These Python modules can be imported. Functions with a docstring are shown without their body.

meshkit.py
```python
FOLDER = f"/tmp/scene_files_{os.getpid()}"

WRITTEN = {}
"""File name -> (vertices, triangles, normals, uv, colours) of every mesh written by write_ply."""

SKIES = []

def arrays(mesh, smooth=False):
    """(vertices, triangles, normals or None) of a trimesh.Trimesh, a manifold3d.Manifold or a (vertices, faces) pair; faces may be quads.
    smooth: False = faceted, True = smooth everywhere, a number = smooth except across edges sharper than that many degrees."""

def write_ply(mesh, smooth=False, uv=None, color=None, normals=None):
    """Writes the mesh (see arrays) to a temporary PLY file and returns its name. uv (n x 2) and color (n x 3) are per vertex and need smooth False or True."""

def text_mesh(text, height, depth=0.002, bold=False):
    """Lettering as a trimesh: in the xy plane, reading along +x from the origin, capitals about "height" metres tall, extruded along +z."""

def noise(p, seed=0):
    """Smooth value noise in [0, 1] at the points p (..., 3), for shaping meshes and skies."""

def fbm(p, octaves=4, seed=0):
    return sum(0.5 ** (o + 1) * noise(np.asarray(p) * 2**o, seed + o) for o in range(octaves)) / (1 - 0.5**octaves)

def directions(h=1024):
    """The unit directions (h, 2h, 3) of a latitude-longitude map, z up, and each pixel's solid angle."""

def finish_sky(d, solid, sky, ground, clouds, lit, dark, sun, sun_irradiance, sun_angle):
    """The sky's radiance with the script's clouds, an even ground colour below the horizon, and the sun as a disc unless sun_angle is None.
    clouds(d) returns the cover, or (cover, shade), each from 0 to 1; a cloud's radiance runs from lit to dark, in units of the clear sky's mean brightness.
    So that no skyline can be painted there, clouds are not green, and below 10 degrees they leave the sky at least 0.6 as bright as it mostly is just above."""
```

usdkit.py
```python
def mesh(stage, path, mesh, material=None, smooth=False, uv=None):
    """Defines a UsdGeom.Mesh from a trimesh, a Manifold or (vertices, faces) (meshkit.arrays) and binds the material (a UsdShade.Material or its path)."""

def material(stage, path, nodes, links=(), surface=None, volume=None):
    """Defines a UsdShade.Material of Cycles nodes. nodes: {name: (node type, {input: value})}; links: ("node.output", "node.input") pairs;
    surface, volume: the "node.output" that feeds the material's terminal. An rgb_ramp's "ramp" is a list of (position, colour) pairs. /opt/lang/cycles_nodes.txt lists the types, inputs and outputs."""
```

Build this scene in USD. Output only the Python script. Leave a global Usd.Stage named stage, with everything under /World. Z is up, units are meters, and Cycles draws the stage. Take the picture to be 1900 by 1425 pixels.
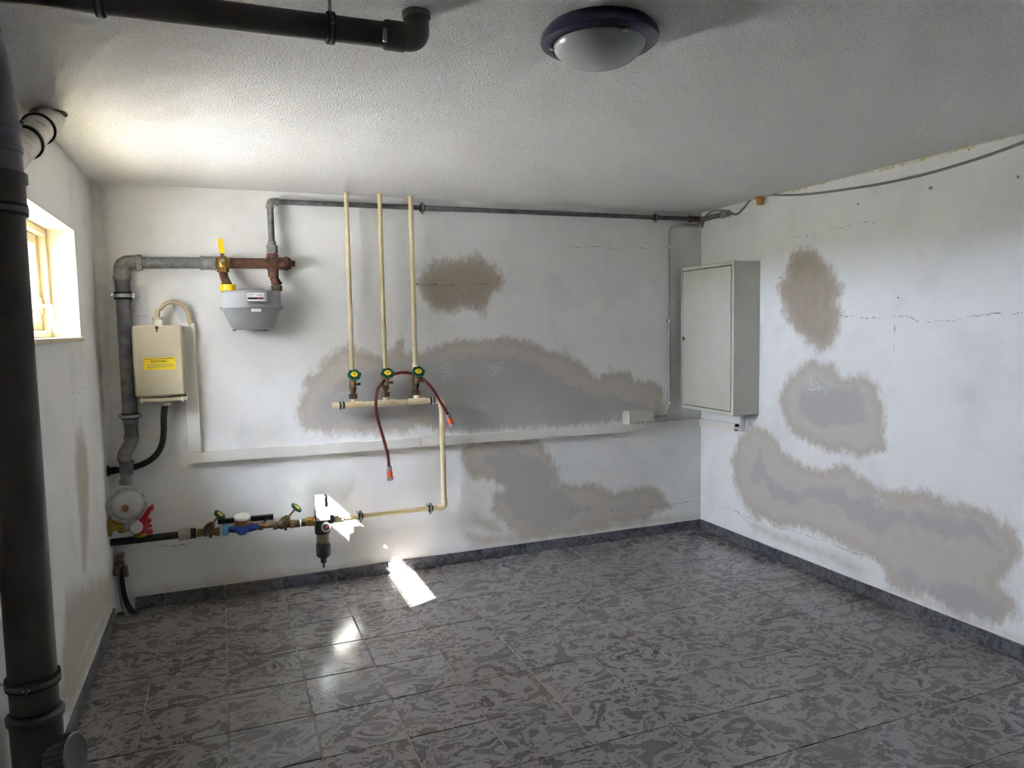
import math, random
import numpy as np, trimesh, shapely, shapely.geometry as sg
import usdkit, meshkit
from pxr import Usd, UsdGeom, UsdLux, UsdShade, Gf, Sdf, Vt

random.seed(7)
stage = Usd.Stage.CreateInMemory()
UsdGeom.SetStageUpAxis(stage, 'Z')
UsdGeom.SetStageMetersPerUnit(stage, 1.0)
UsdGeom.Xform.Define(stage, '/World')
stage.SetDefaultPrim(stage.GetPrimAtPath('/World'))
LK = '/World/Looks/'

# ------------------------------------------------------------------ camera, sky, sun, exposure
W, H, YF = 3.69, 2.22, -5.3           # room width, ceiling height, wall behind the camera
WT = .19                              # thickness of the window wall
cam = UsdGeom.Camera.Define(stage, '/World/camera')
cam.CreateHorizontalApertureAttr(36.0)
cam.CreateVerticalApertureAttr(27.0)
cam.CreateFocalLengthAttr(25.457)
cam.CreateClippingRangeAttr(Gf.Vec2f(0.05, 500))
_R = [(0.928035, -0.372059, -0.017969), (0.369599, 0.925755, -0.079837), (0.046339, 0.067451, 0.996646)]
right, fwd, up = map(np.array, _R)
eye = (0.5751, -4.2195, 1.4641)
cam.AddTransformOp().Set(Gf.Matrix4d(*[float(t) for row in ((*right, 0), (*up, 0), (*(-fwd), 0), (*eye, 1)) for t in row]))
cam.CreateExposureAttr(3.75)

sun = UsdLux.DistantLight.Define(stage, '/World/sun')
sun.CreateIntensityAttr(2.7)
sun.CreateAngleAttr(0.53)
sun.CreateNormalizeAttr(True)
sun.CreateColorAttr(Gf.Vec3f(1.0, 0.975, 0.945))
SUN = np.array([1.0, 0.49, -1.05]); SUN /= np.linalg.norm(SUN)
_z = -SUN; _x = np.cross([0, 0, 1.0], _z); _x /= np.linalg.norm(_x); _y = np.cross(_z, _x)
sun.AddTransformOp().Set(Gf.Matrix4d(*[float(t) for row in ((*_x, 0), (*_y, 0), (*_z, 0), (0, 0, 0, 1)) for t in row]))

sky = UsdLux.DomeLight.Define(stage, '/World/sky')
sky.CreateIntensityAttr(3.2)
sky.CreateColorAttr(Gf.Vec3f(0.86, 0.94, 1.15))

# ------------------------------------------------------------------ materials
def lin(r, g, b):
    return tuple(((c / 255) / 12.92 if c < 10.3 else ((c / 255 + .055) / 1.055) ** 2.4) for c in (r, g, b))

def PM(name, col, rough=.5, metal=0.0, col2=None, scale=14, lo=.42, hi=.62, bump=0.0, bscale=220, spec=.5, coat=0.0, detail=5, **kw):
    n = {'geo': ('geometry', {}), 'p': ('principled_bsdf', dict(base_color=col, roughness=rough, metallic=metal, specular_ior_level=spec, coat_weight=coat, **kw))}
    l = []
    if col2 is not None:
        n['n'] = ('noise_texture', {'scale': scale, 'detail': detail, 'roughness': .62})
        n['r'] = ('rgb_ramp', {'ramp': [(0, col), (lo, col), (hi, col2), (1, col2)]})
        l += [('geo.position', 'n.vector'), ('n.fac', 'r.fac'), ('r.color', 'p.base_color')]
    if bump:
        n['bn'] = ('noise_texture', {'scale': bscale, 'detail': 3, 'roughness': .6})
        n['b'] = ('bump', {'strength': bump, 'distance': .002})
        l += [('geo.position', 'bn.vector'), ('bn.fac', 'b.height'), ('b.normal', 'p.normal')]
    return usdkit.material(stage, LK + name, n, l, surface='p.BSDF')

galv = PM('galvanised_steel', lin(128, 129, 128), .55, .35, lin(98, 99, 99), 30, bump=.15)
galv_dark = PM('dull_galvanised_steel', lin(118, 119, 121), .6, .3, lin(90, 91, 93), 18, bump=.15)
cast = PM('zinc_cast_fitting', lin(148, 147, 142), .6, .25, lin(120, 118, 112), 40, bump=.3)
rust = PM('rusty_steel', lin(112, 78, 58), .8, .1, lin(70, 44, 32), 32, bump=.5, bscale=300)
bronze = PM('tarnished_bronze', lin(112, 96, 74), .55, .45, lin(70, 60, 48), 45, bump=.2)
brass = PM('yellow_brass', lin(178, 142, 72), .38, .75, lin(130, 98, 50), 40)
brass_dull = PM('dull_brass', lin(150, 122, 82), .5, .5, lin(104, 84, 58), 40, bump=.1)
zinc = PM('bright_zinc', lin(172, 175, 178), .38, .8)
zinc_dull = PM('dull_clamp_steel', lin(104, 103, 100), .5, .6)
rubber = PM('black_rubber', lin(28, 28, 29), .75)
blackp = PM('black_plastic', lin(27, 27, 29), .42, 0, lin(38, 37, 36), 20)
blackpipe = PM('black_polyethylene', lin(36, 36, 37), .5, 0, lin(52, 50, 46), 25)
drain = PM('dark_drain_plastic', lin(74, 70, 66), .42, 0, lin(64, 60, 56), 8)
drain_grey = PM('grey_drain_plastic', lin(112, 113, 118), .5, 0, lin(100, 100, 104), 12)
ivory = PM('cream_pipe_plastic', lin(226, 209, 172), .42, 0, lin(216, 194, 152), 9, coat=.1)
ivory_y = PM('yellowed_pipe_plastic', lin(222, 208, 152), .42, 0, lin(214, 190, 140), 9, coat=.1)
duct = PM('white_duct_plastic', lin(234, 230, 222), .45)
duct_b = PM('ivory_duct_plastic', lin(226, 220, 204), .45)
conduit_m = PM('grey_conduit_plastic', lin(176, 174, 170), .5)
cable_m = PM('grey_cable_sheath', lin(140, 134, 126), .55)
beige = PM('beige_enamel', lin(200, 189, 160), .42, 0, lin(193, 182, 152), 5)
beige_c = PM('beige_cable_sheath', lin(196, 180, 146), .55)
cab_m = PM('light_grey_enamel', lin(203, 200, 187), .4, 0, lin(198, 195, 182), 4)
cab_s = PM('light_grey_enamel_edge', lin(204, 203, 193), .4)
meter_m = PM('silver_paint', lin(147, 147, 146), .5, .3)
meter_d = PM('grey_counter_housing', lin(150, 153, 152), .45)
white_p = PM('white_print', lin(226, 226, 224), .5)
grey_print = PM('grey_print', lin(120, 120, 118), .6)
black_p = PM('black_print', lin(18, 18, 18), .5)
red_p = PM('red_print', lin(170, 24, 30), .5)
yellow_p = PM('yellow_plastic', lin(240, 205, 18), .4)
yellow_s = PM('yellow_sticker_film', lin(238, 208, 12), .45)
yellow_d = PM('dirty_yellow_paint', lin(176, 152, 40), .55, 0, lin(120, 100, 30), 30)
red_l = PM('red_lever_paint', lin(176, 22, 26), .4)
hose_m = PM('dark_red_hose_rubber', lin(112, 34, 36), .55, 0, lin(92, 28, 32), 60, bump=.1)
orange = PM('orange_plastic', lin(226, 92, 62), .45)
grey_con = PM('grey_connector_plastic', lin(140, 140, 138), .5)
green_w = PM('green_handwheel_plastic', lin(14, 92, 62), .32, coat=.3)
blue_m = PM('blue_enamel', lin(22, 58, 150), .25, coat=.5)
lblue = PM('light_blue_plastic', lin(96, 178, 214), .45)
reg_m = PM('pale_grey_cast_aluminium', lin(186, 187, 182), .5, .2, lin(172, 172, 166), 12)
white_cap = PM('white_meter_lid', lin(225, 222, 214), .5)
grey_fit = PM('beige_grey_compression_plastic', lin(168, 160, 146), .55, 0, lin(150, 142, 128), 40)
label_m = PM('silver_label', lin(196, 206, 212), .7)
paper_m = PM('white_paper', lin(224, 224, 228), .8)
navy = PM('navy_blue_enamel', lin(22, 22, 58), .3, coat=.3)
opal = PM('satin_opal_glass', lin(188, 190, 186), .3, 0, coat=.2)
chrome = PM('clear_clip_metal', lin(196, 196, 190), .3, .8)
branch_m = PM('grimy_off_white_plastic', lin(206, 200, 188), .5, 0, lin(160, 148, 132), 22, lo=.52, hi=.72)
ochre = PM('ochre_plastic', lin(196, 142, 66), .5)
frame_m = PM('cream_window_plastic', lin(208, 192, 156), .4)
reveal_m = PM('cream_reveal_paint', lin(208, 194, 162), .7)
grout = PM('grey_grout', lin(150, 141, 130), .9, 0, lin(108, 100, 92), 6)
dirty = PM('dirty_broken_plastic', lin(150, 136, 116), .7, 0, lin(70, 60, 50), 60)
ground_m = PM('unseen_pale_paving', lin(208, 203, 195), .9, 0, lin(192, 187, 178), 6)
lawn_m = PM('unseen_dry_lawn', lin(138, 134, 112), .95, 0, lin(112, 110, 88), 12)
bed_m = PM('unseen_bed_soil', lin(124, 119, 112), .95, 0, lin(102, 97, 90), 9)
light_screen_m = PM('pale_light_screen', lin(158, 156, 154), .9)
beam_m = PM('unseen_beam_timber', lin(150, 144, 134), .8, 0, lin(120, 114, 104), 12)
filt_m = PM('beige_filter_mesh', lin(190, 172, 136), .6)
clearp = usdkit.material(stage, LK + 'clear_plastic_bowl', {
    'f': ('layer_weight', {'blend': .5}), 'fp': ('math', {'math_type': 'power', 'value2': 4.0}), 'fm': ('math', {'math_type': 'multiply_add', 'value2': .7, 'value3': .06, 'use_clamp': True}), 't': ('transparent_bsdf', {'color': (.82, .82, .8)}), 'g': ('glossy_bsdf', {'color': (.9, .9, .9), 'roughness': .08}), 'm': ('mix_closure', {})},
    [('f.facing', 'fp.value1'), ('fp.value', 'fm.value1'), ('fm.value', 'm.fac'), ('t.BSDF', 'm.closure1'), ('g.BSDF', 'm.closure2')], surface='m.closure')
pane_m = usdkit.material(stage, LK + 'window_glass', {
    'f': ('layer_weight', {'blend': .5}), 'fp': ('math', {'math_type': 'power', 'value2': 4.0}), 'fm': ('math', {'math_type': 'multiply_add', 'value2': .7, 'value3': .06, 'use_clamp': True}), 't': ('transparent_bsdf', {'color': (.96, .97, .96)}), 'g': ('glossy_bsdf', {'color': (.9, .9, .9), 'roughness': .02}), 'm': ('mix_closure', {})},
    [('f.facing', 'fp.value1'), ('fp.value', 'fm.value1'), ('fm.value', 'm.fac'), ('t.BSDF', 'm.closure1'), ('g.BSDF', 'm.closure2')], surface='m.closure')

WHITE = lin(239, 238, 235)
def wall_material(name, base=WHITE, dirt=lin(190, 180, 164)):
    n = {'geo': ('geometry', {}),
         'stain': ('attribute', {'attribute': 'stain'}), 'tone': ('attribute', {'attribute': 'tone'}), 'crack': ('attribute', {'attribute': 'crack'}), 'wet': ('attribute', {'attribute': 'dirt'}), 'och': ('attribute', {'attribute': 'ochre'}),
         # ragged brushed edge of the filler patches
         'st': ('mapping', {'scale': (1, 1, .55)}),
         'n1': ('noise_texture', {'scale': 24, 'detail': 9, 'roughness': .78, 'distortion': .5}),
         's1': ('math', {'math_type': 'multiply_add', 'value2': 2.1, 'value3': -1.05}),
         'v': ('math', {'math_type': 'add'}),
         'm': ('map_range', {'range_type': 'smoothstep', 'from_min': -.3, 'from_max': .5, 'clamp': True}),
         # brown rim, grey heart
         'n2': ('noise_texture', {'scale': 9, 'detail': 6, 'roughness': .65}),
         's2': ('math', {'math_type': 'multiply_add', 'value2': 1.1, 'value3': -.55}),
         't': ('math', {'math_type': 'add'}),
         'tm': ('map_range', {'range_type': 'smoothstep', 'from_min': -.25, 'from_max': .3, 'clamp': True}),
         'rim': ('mix_color', {'a': lin(188, 178, 163), 'b': lin(201, 194, 184)}),
         'core': ('mix_color', {'b': lin(184, 181, 177)}),
         'br': ('attribute', {'attribute': 'brown'}), 'ba': ('math', {'math_type': 'add'}), 'bm': ('map_range', {'range_type': 'smoothstep', 'from_min': -.3, 'from_max': 1.3, 'to_max': .9, 'clamp': True}), 'brm': ('mix_color', {'b': lin(166, 153, 134)}),  # upper patches coloured browner and darker, partly for the dimmer light there
         # the white paint with faint dirt
         'n3': ('noise_texture', {'scale': 3.2, 'detail': 7, 'roughness': .6}),
         'r3': ('rgb_ramp', {'ramp': [(0, base), (.5, base), (.78, tuple(c * .86 for c in base)), (1, tuple(c * .8 for c in base))]}),
         'n4': ('noise_texture', {'scale': 14, 'detail': 7, 'roughness': .7}),
         'dw': ('math', {'math_type': 'multiply_add', 'value2': 1.2, 'value3': -.6}),
         'da': ('math', {'math_type': 'add'}),
         'dm': ('map_range', {'range_type': 'smoothstep', 'from_min': -.3, 'from_max': .9, 'to_max': .85, 'clamp': True}),
         'dmix': ('mix_color', {'b': dirt}),
         # specks of white paint left inside the patches
         'n6': ('noise_texture', {'scale': 75, 'detail': 5, 'roughness': .75}), 'n7': ('noise_texture', {'scale': 4.5, 'detail': 3}),
         'fl': ('math', {'math_type': 'add'}), 'fk': ('map_range', {'range_type': 'smoothstep', 'from_min': 1.17, 'from_max': 1.3, 'to_min': 1, 'to_max': .5, 'clamp': True}), 'mf': ('math', {'math_type': 'multiply'}),
         'body': ('mix_color', {}),
         'omix': ('mix_color', {'b': lin(205, 190, 130)}),
         'on': ('map_range', {'range_type': 'smoothstep', 'from_min': -.1, 'from_max': .35, 'clamp': True}),
         'oa': ('math', {'math_type': 'add'}),
         # cracks and drill holes
         'n5': ('noise_texture', {'scale': 60, 'detail': 4, 'roughness': .7}),
         'cj': ('math', {'math_type': 'multiply_add', 'value2': .3, 'value3': -.15}),
         'ca': ('math', {'math_type': 'add'}),
         'cm': ('map_range', {'from_min': .085, 'from_max': .02, 'to_min': 0, 'to_max': .7, 'clamp': True}),
         'out': ('mix_color', {'b': lin(66, 60, 52)}),
         'bn': ('noise_texture', {'scale': 170, 'detail': 4, 'roughness': .6}),
         'b': ('bump', {'strength': .35, 'distance': .0025}),
         'p': ('principled_bsdf', {'roughness': .85, 'specular_ior_level': .25})}
    l = [('geo.position', 'st.vector'), ('st.vector', 'n1.vector'), ('st.vector', 'n2.vector')] + [('geo.position', f'{k}.vector') for k in ('n3', 'n4', 'n5', 'n6', 'n7', 'bn')]
    l += [('n1.fac', 's1.value1'), ('stain.fac', 'v.value1'), ('s1.value', 'v.value2'), ('v.value', 'm.value'),
          ('n2.fac', 's2.value1'), ('tone.fac', 't.value1'), ('s2.value', 't.value2'), ('t.value', 'tm.value'),
          ('v.value', 'rim.fac'), ('tm.result', 'core.fac'), ('rim.result', 'core.a'), ('br.fac', 'ba.value1'), ('s1.value', 'ba.value2'), ('ba.value', 'bm.value'), ('bm.result', 'brm.fac'), ('core.result', 'brm.a'),
          ('n3.fac', 'r3.fac'), ('n4.fac', 'dw.value1'), ('wet.fac', 'da.value1'), ('dw.value', 'da.value2'), ('da.value', 'dm.value'), ('dm.result', 'dmix.fac'), ('r3.color', 'dmix.a'),
          ('och.fac', 'oa.value1'), ('s1.value', 'oa.value2'), ('oa.value', 'on.value'), ('on.result', 'omix.fac'), ('dmix.result', 'omix.a'),
          ('n6.fac', 'fl.value1'), ('n7.fac', 'fl.value2'), ('fl.value', 'fk.value'), ('fk.result', 'mf.value1'), ('m.result', 'mf.value2'), ('mf.value', 'body.fac'), ('omix.result', 'body.a'), ('brm.result', 'body.b'),
          ('n5.fac', 'cj.value1'), ('crack.fac', 'ca.value1'), ('cj.value', 'ca.value2'), ('ca.value', 'cm.value'), ('cm.result', 'out.fac'), ('body.result', 'out.a'),
          ('out.result', 'p.base_color'), ('bn.fac', 'b.height'), ('b.normal', 'p.normal')]
    return usdkit.material(stage, LK + name, n, l, surface='p.BSDF')

wall_m = wall_material('white_wall_plaster')

ceil_m = usdkit.material(stage, LK + 'stippled_ceiling_plaster', {
    'geo': ('geometry', {}), 'map': ('mapping', {'scale': (1, 1, .3)}),
    'n': ('noise_texture', {'scale': 150, 'detail': 4, 'roughness': .62}), 'v': ('voronoi_texture', {'scale': 175, 'feature': 'smooth_f1', 'smoothness': .4}),
    'mx': ('math', {'math_type': 'multiply_add', 'value2': -.9}), 'r': ('map_range', {'range_type': 'smoothstep', 'from_min': -.25, 'from_max': .5, 'clamp': True}),
    'pit': ('noise_texture', {'scale': 165, 'detail': 3, 'roughness': .6}), 'pr': ('rgb_ramp', {'ramp': [(0, lin(120, 116, 110)), (.31, lin(150, 146, 140)), (.4, lin(238, 236, 232)), (1, lin(238, 236, 232))]}),  # pits darkened in the colour, apart from the bump
    'b': ('bump', {'strength': .8, 'distance': .0025}), 'p': ('principled_bsdf', {'roughness': .9, 'specular_ior_level': .2})},
    [('geo.position', 'map.vector'), ('map.vector', 'n.vector'), ('map.vector', 'v.vector'), ('map.vector', 'pit.vector'), ('v.distance', 'mx.value1'), ('n.fac', 'mx.value3'), ('mx.value', 'r.value'), ('r.result', 'b.height'),
     ('pit.fac', 'pr.fac'), ('pr.color', 'p.base_color'), ('b.normal', 'p.normal')], surface='p.BSDF')

def tile_material(name, light, mid, dark, rough, sc=(4.2, 5.6, 5.6)):
    return usdkit.material(stage, LK + name, {
        'geo': ('geometry', {}), 'oi': ('object_info', {}), 'off': ('math', {'math_type': 'multiply', 'value2': 37.0}), 'ox': ('combine_xyz', {}),
        'add': ('vector_math', {'math_type': 'add'}), 'map': ('mapping', {'scale': sc}),
        'n': ('noise_texture', {'scale': 1.5, 'detail': 3.5, 'roughness': .62, 'distortion': 1.3}),
        'n2': ('noise_texture', {'scale': 13, 'detail': 5, 'roughness': .75}),
        'mul': ('math', {'math_type': 'multiply_add', 'value2': .32, 'value3': -.16}), 'sum': ('math', {'math_type': 'add'}),
        'r': ('rgb_ramp', {'ramp': [(0, mid), (.36, mid), (.405, dark), (.43, dark), (.445, light), (.56, light), (.575, dark), (.592, mid), (.66, mid), (.68, light), (1, light)]}),
        'n3': ('noise_texture', {'scale': 2.2, 'detail': 6, 'roughness': .6}), 'dust': ('map_range', {'from_min': .45, 'from_max': .75, 'to_min': 0, 'to_max': .35, 'clamp': True}),
        'dm': ('mix_color', {'b': lin(132, 122, 110)}),
        'rr': ('map_range', {'from_min': .3, 'from_max': .7, 'to_min': rough, 'to_max': rough + .13, 'clamp': True}),
        'b': ('bump', {'strength': .12, 'distance': .001}), 'p': ('principled_bsdf', {'specular_ior_level': .5})},
        [('oi.random', 'off.value1'), ('off.value', 'ox.x'), ('off.value', 'ox.z'), ('geo.position', 'add.vector1'), ('ox.vector', 'add.vector2'), ('add.vector', 'map.vector'), ('map.vector', 'n.vector'), ('map.vector', 'n2.vector'),
         ('n2.fac', 'mul.value1'), ('n.fac', 'sum.value1'), ('mul.value', 'sum.value2'), ('sum.value', 'r.fac'), ('geo.position', 'n3.vector'), ('n3.fac', 'dust.value'), ('dust.result', 'dm.fac'), ('r.color', 'dm.a'),
         ('dm.result', 'p.base_color'), ('n3.fac', 'rr.value'), ('rr.result', 'p.roughness'), ('sum.value', 'b.height'), ('b.normal', 'p.normal')], surface='p.BSDF')

tile_m = tile_material('marbled_grey_floor_tile', lin(135, 130, 128), lin(99, 94, 91), lin(80, 75, 73), .09)
skirt_m = tile_material('marbled_blue_grey_skirting_tile', lin(104, 104, 110), lin(72, 72, 78), lin(56, 55, 60), .3, (8, 8, 9))

# ------------------------------------------------------------------ helpers
USED = {}
def free(path):
    base, k = path, USED.get(path, -1) + 1
    USED[base] = k
    return base if k == 0 else f'{base}_{k:03d}'

def tag(prim, label=None, cat=None, group=None, kind=None):
    for k, v in (('label', label), ('category', cat), ('group', group), ('kind', kind)):
        if v:
            prim.SetCustomDataByKey(k, v)
    return prim

class Thing:
    def __init__(self, name, label=None, cat=None, loc=(0, 0, 0), group=None, kind=None):
        self.path = free('/World/' + name)
        self.loc = np.array(loc, float)
        self.x = UsdGeom.Xform.Define(stage, self.path)
        self.x.AddTranslateOp().Set(Gf.Vec3d(*map(float, loc)))
        tag(self.x.GetPrim(), label, cat, group, kind)
    def part(self, name, mesh, mat, label=None, under=None, smooth=35, kind=None):
        """A mesh in world coordinates becomes a part (or, under another part, a sub-part) of this thing."""
        if isinstance(mesh, (list, tuple)):
            mesh = cat(mesh)
        m = trimesh.Trimesh(np.array(mesh.vertices) - self.loc, mesh.faces, process=False)
        pth = free((under or self.path) + '/' + name)
        g = usdkit.mesh(stage, pth, m, mat, smooth=smooth)
        tag(g.GetPrim(), label, kind=kind)
        return pth
    def copy(self, loc, label, group=None, cat=None):
        base = self.path.rsplit('/', 1)[1]
        base = base[:-4] if base[-3:].isdigit() else base
        p = free('/World/' + base)
        x = UsdGeom.Xform.Define(stage, p)
        x.GetPrim().GetReferences().AddInternalReference(self.path)
        x.ClearXformOpOrder()
        UsdGeom.XformCommonAPI(x).SetTranslate(Gf.Vec3d(*map(float, loc)))
        tag(x.GetPrim(), label, cat or self.x.GetPrim().GetCustomDataByKey('category'), group)
        x.GetPrim().SetInstanceable(True)
        return p

def cat(ms):
    return trimesh.util.concatenate([m for m in ms])

def V(*a): return np.array(a, float)
def unit(a):
    a = np.asarray(a, float); return a / np.linalg.norm(a)
def frame(axis, hint=None):
    z = unit(axis)
    h = np.array(hint, float) if hint is not None else (V(0, 0, 1) if abs(z[2]) < .9 else V(1, 0, 0))
    x = h - z * (h @ z); x = unit(x); y = np.cross(z, x)
    return np.stack([x, y, z], 1)

def grid_faces(nr, nc, wrap=True):
    i, j = np.meshgrid(np.arange(nr - 1), np.arange(nc if wrap else nc - 1), indexing='ij')
    a = i * nc + j; b = i * nc + (j + 1) % nc; c = (i + 1) * nc + (j + 1) % nc; d = (i + 1) * nc + j
    q = np.stack([a, b, c, d], -1).reshape(-1, 4)
    return np.vstack([q[:, [0, 1, 2]], q[:, [0, 2, 3]]])

def lathe(prof, p=(0, 0, 0), axis=(0, 0, 1), n=28, hint=None, lobes=0, lob=0.0):
    """Revolves (radius, height) pairs about axis through p; radius 0 ends close it, a closed profile makes a ring."""
    prof = [tuple(map(float, q)) for q in prof]
    closed = prof[0] == prof[-1]
    a = np.arange(n) * 2 * np.pi / n
    F = frame(axis, hint)
    rows = []
    for r, z in prof:
        rr = max(r, 1e-6) * (1 + (lob * np.cos(lobes * a) if lobes else 0 * a))
        rows.append(np.stack([rr * np.cos(a), rr * np.sin(a), np.full(n, z)], 1))
    v = np.vstack(rows) @ F.T + np.asarray(p, float)
    f = grid_faces(len(prof), n)
    m = trimesh.Trimesh(v, f, process=False)
    if not closed:
        m.merge_vertices(digits_vertex=7)
        m.update_faces(m.nondegenerate_faces())
    else:
        m.merge_vertices(digits_vertex=7)
    m.fix_normals()
    return m

def cyl(p0, p1, r, n=24, bev=None):
    p0, p1 = np.asarray(p0, float), np.asarray(p1, float)
    L = np.linalg.norm(p1 - p0); b = min(.002, r * .25, L * .25) if bev is None else bev
    return lathe([(0, 0), (r - b, 0), (r, b), (r, L - b), (r - b, L), (0, L)], p0, p1 - p0, n)

def hexnut(p0, p1, r, n=6, hole=0):
    return cyl(p0, p1, r, n, bev=.0015)

def ring(p, axis, ri, ro, w, n=36):
    b = min(.0012, (ro - ri) * .3, w * .3)
    return lathe([(ri, -w / 2), (ro - b, -w / 2), (ro, -w / 2 + b), (ro, w / 2 - b), (ro - b, w / 2), (ri, w / 2), (ri, -w / 2)], p, axis, n)

def smooth_path(pts, k=8):
    P = np.asarray(pts, float)
    Q = np.vstack([2 * P[0] - P[1], P, 2 * P[-1] - P[-2]])
    out = []
    for i in range(1, len(Q) - 2):
        a, b, c, d = Q[i - 1], Q[i], Q[i + 1], Q[i + 2]
        for t in np.arange(k) / k:
            out.append(.5 * ((2 * b) + (c - a) * t + (2 * a - 5 * b + 4 * c - d) * t * t + (3 * b - a - 3 * c + d) * t ** 3))
    out.append(P[-1])
    return np.array(out)

def fillet(pts, rad, k=8):
    """Polyline with its inner corners rounded."""
    P = [np.asarray(p, float) for p in pts]
    out = [P[0]]
    for a, b, c in zip(P, P[1:], P[2:]):
        u, w = unit(a - b), unit(c - b)
        t = min(rad, .48 * np.linalg.norm(a - b), .48 * np.linalg.norm(c - b))
        s, e = b + u * t, b + w * t
        for q in np.linspace(0, 1, k):
            out.append((1 - q) ** 2 * s + 2 * q * (1 - q) * b + q * q * e)
    out.append(P[-1])
    return np.array(out)

def tube(pts, r, n=18):
    P = np.asarray(pts, float)
    r = np.broadcast_to(np.asarray(r, float), (len(P),))
    T = np.gradient(P, axis=0); T /= np.linalg.norm(T, axis=1, keepdims=True)
    x = frame(T[0])[:, 0]; rows = []
    a = np.arange(n) * 2 * np.pi / n
    for p, t, rr in zip(P, T, r):
        x = unit(x - t * (x @ t)); y = np.cross(t, x)
        rows.append(p + rr * (np.cos(a)[:, None] * x + np.sin(a)[:, None] * y))
    v = np.vstack(rows + [P[:1], P[-1:]]); f = [grid_faces(len(P), n)]
    k0, k1 = len(P) * n, len(P) * n + 1; j = np.arange(n); e = (len(P) - 1) * n
    f.append(np.stack([np.full(n, k0), (j + 1) % n, j], 1)); f.append(np.stack([np.full(n, k1), e + j, e + (j + 1) % n], 1))
    m = trimesh.Trimesh(v, np.vstack(f), process=False); m.fix_normals()
    return m

def hull(pts):
    return trimesh.convex.convex_hull(np.asarray(pts, float))

def rbox(c, size, b=.003, F=None):
    c, s = np.asarray(c, float), np.asarray(size, float) / 2
    b = min(b, s.min() * .6)
    pts = []
    for sx in (-1, 1):
        for sy in (-1, 1):
            for sz in (-1, 1):
                g = V(sx, sy, sz)
                for k in range(3):
                    q = s - b; q[k] = s[k]; pts.append(g * q)
    pts = np.array(pts)
    if F is not None:
        pts = pts @ np.asarray(F).T
    return hull(pts + c)

def bbox(lo, hi, b=.003):
    lo, hi = np.asarray(lo, float), np.asarray(hi, float)
    return rbox((lo + hi) / 2, hi - lo, b)

def extrude(poly, h, origin, xa, ya):
    """A shapely polygon extruded by h along xa x ya from origin."""
    m = trimesh.creation.extrude_polygon(poly, h, engine='earcut')
    xa, ya = unit(xa), unit(ya); za = np.cross(xa, ya)
    m.vertices = np.array(m.vertices) @ np.stack([xa, ya, za], 0) + np.asarray(origin, float)
    return m

def letters(txt, h, origin, xa, ya, bold=False, depth=.0008):
    m = meshkit.text_mesh(txt, h, depth, bold)
    xa, ya = unit(xa), unit(ya); za = np.cross(xa, ya)
    m.vertices = np.array(m.vertices) @ np.stack([xa, ya, za], 0) + np.asarray(origin, float)
    return m

EX, EY, EZ = V(1, 0, 0), V(0, 1, 0), V(0, 0, 1)

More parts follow.
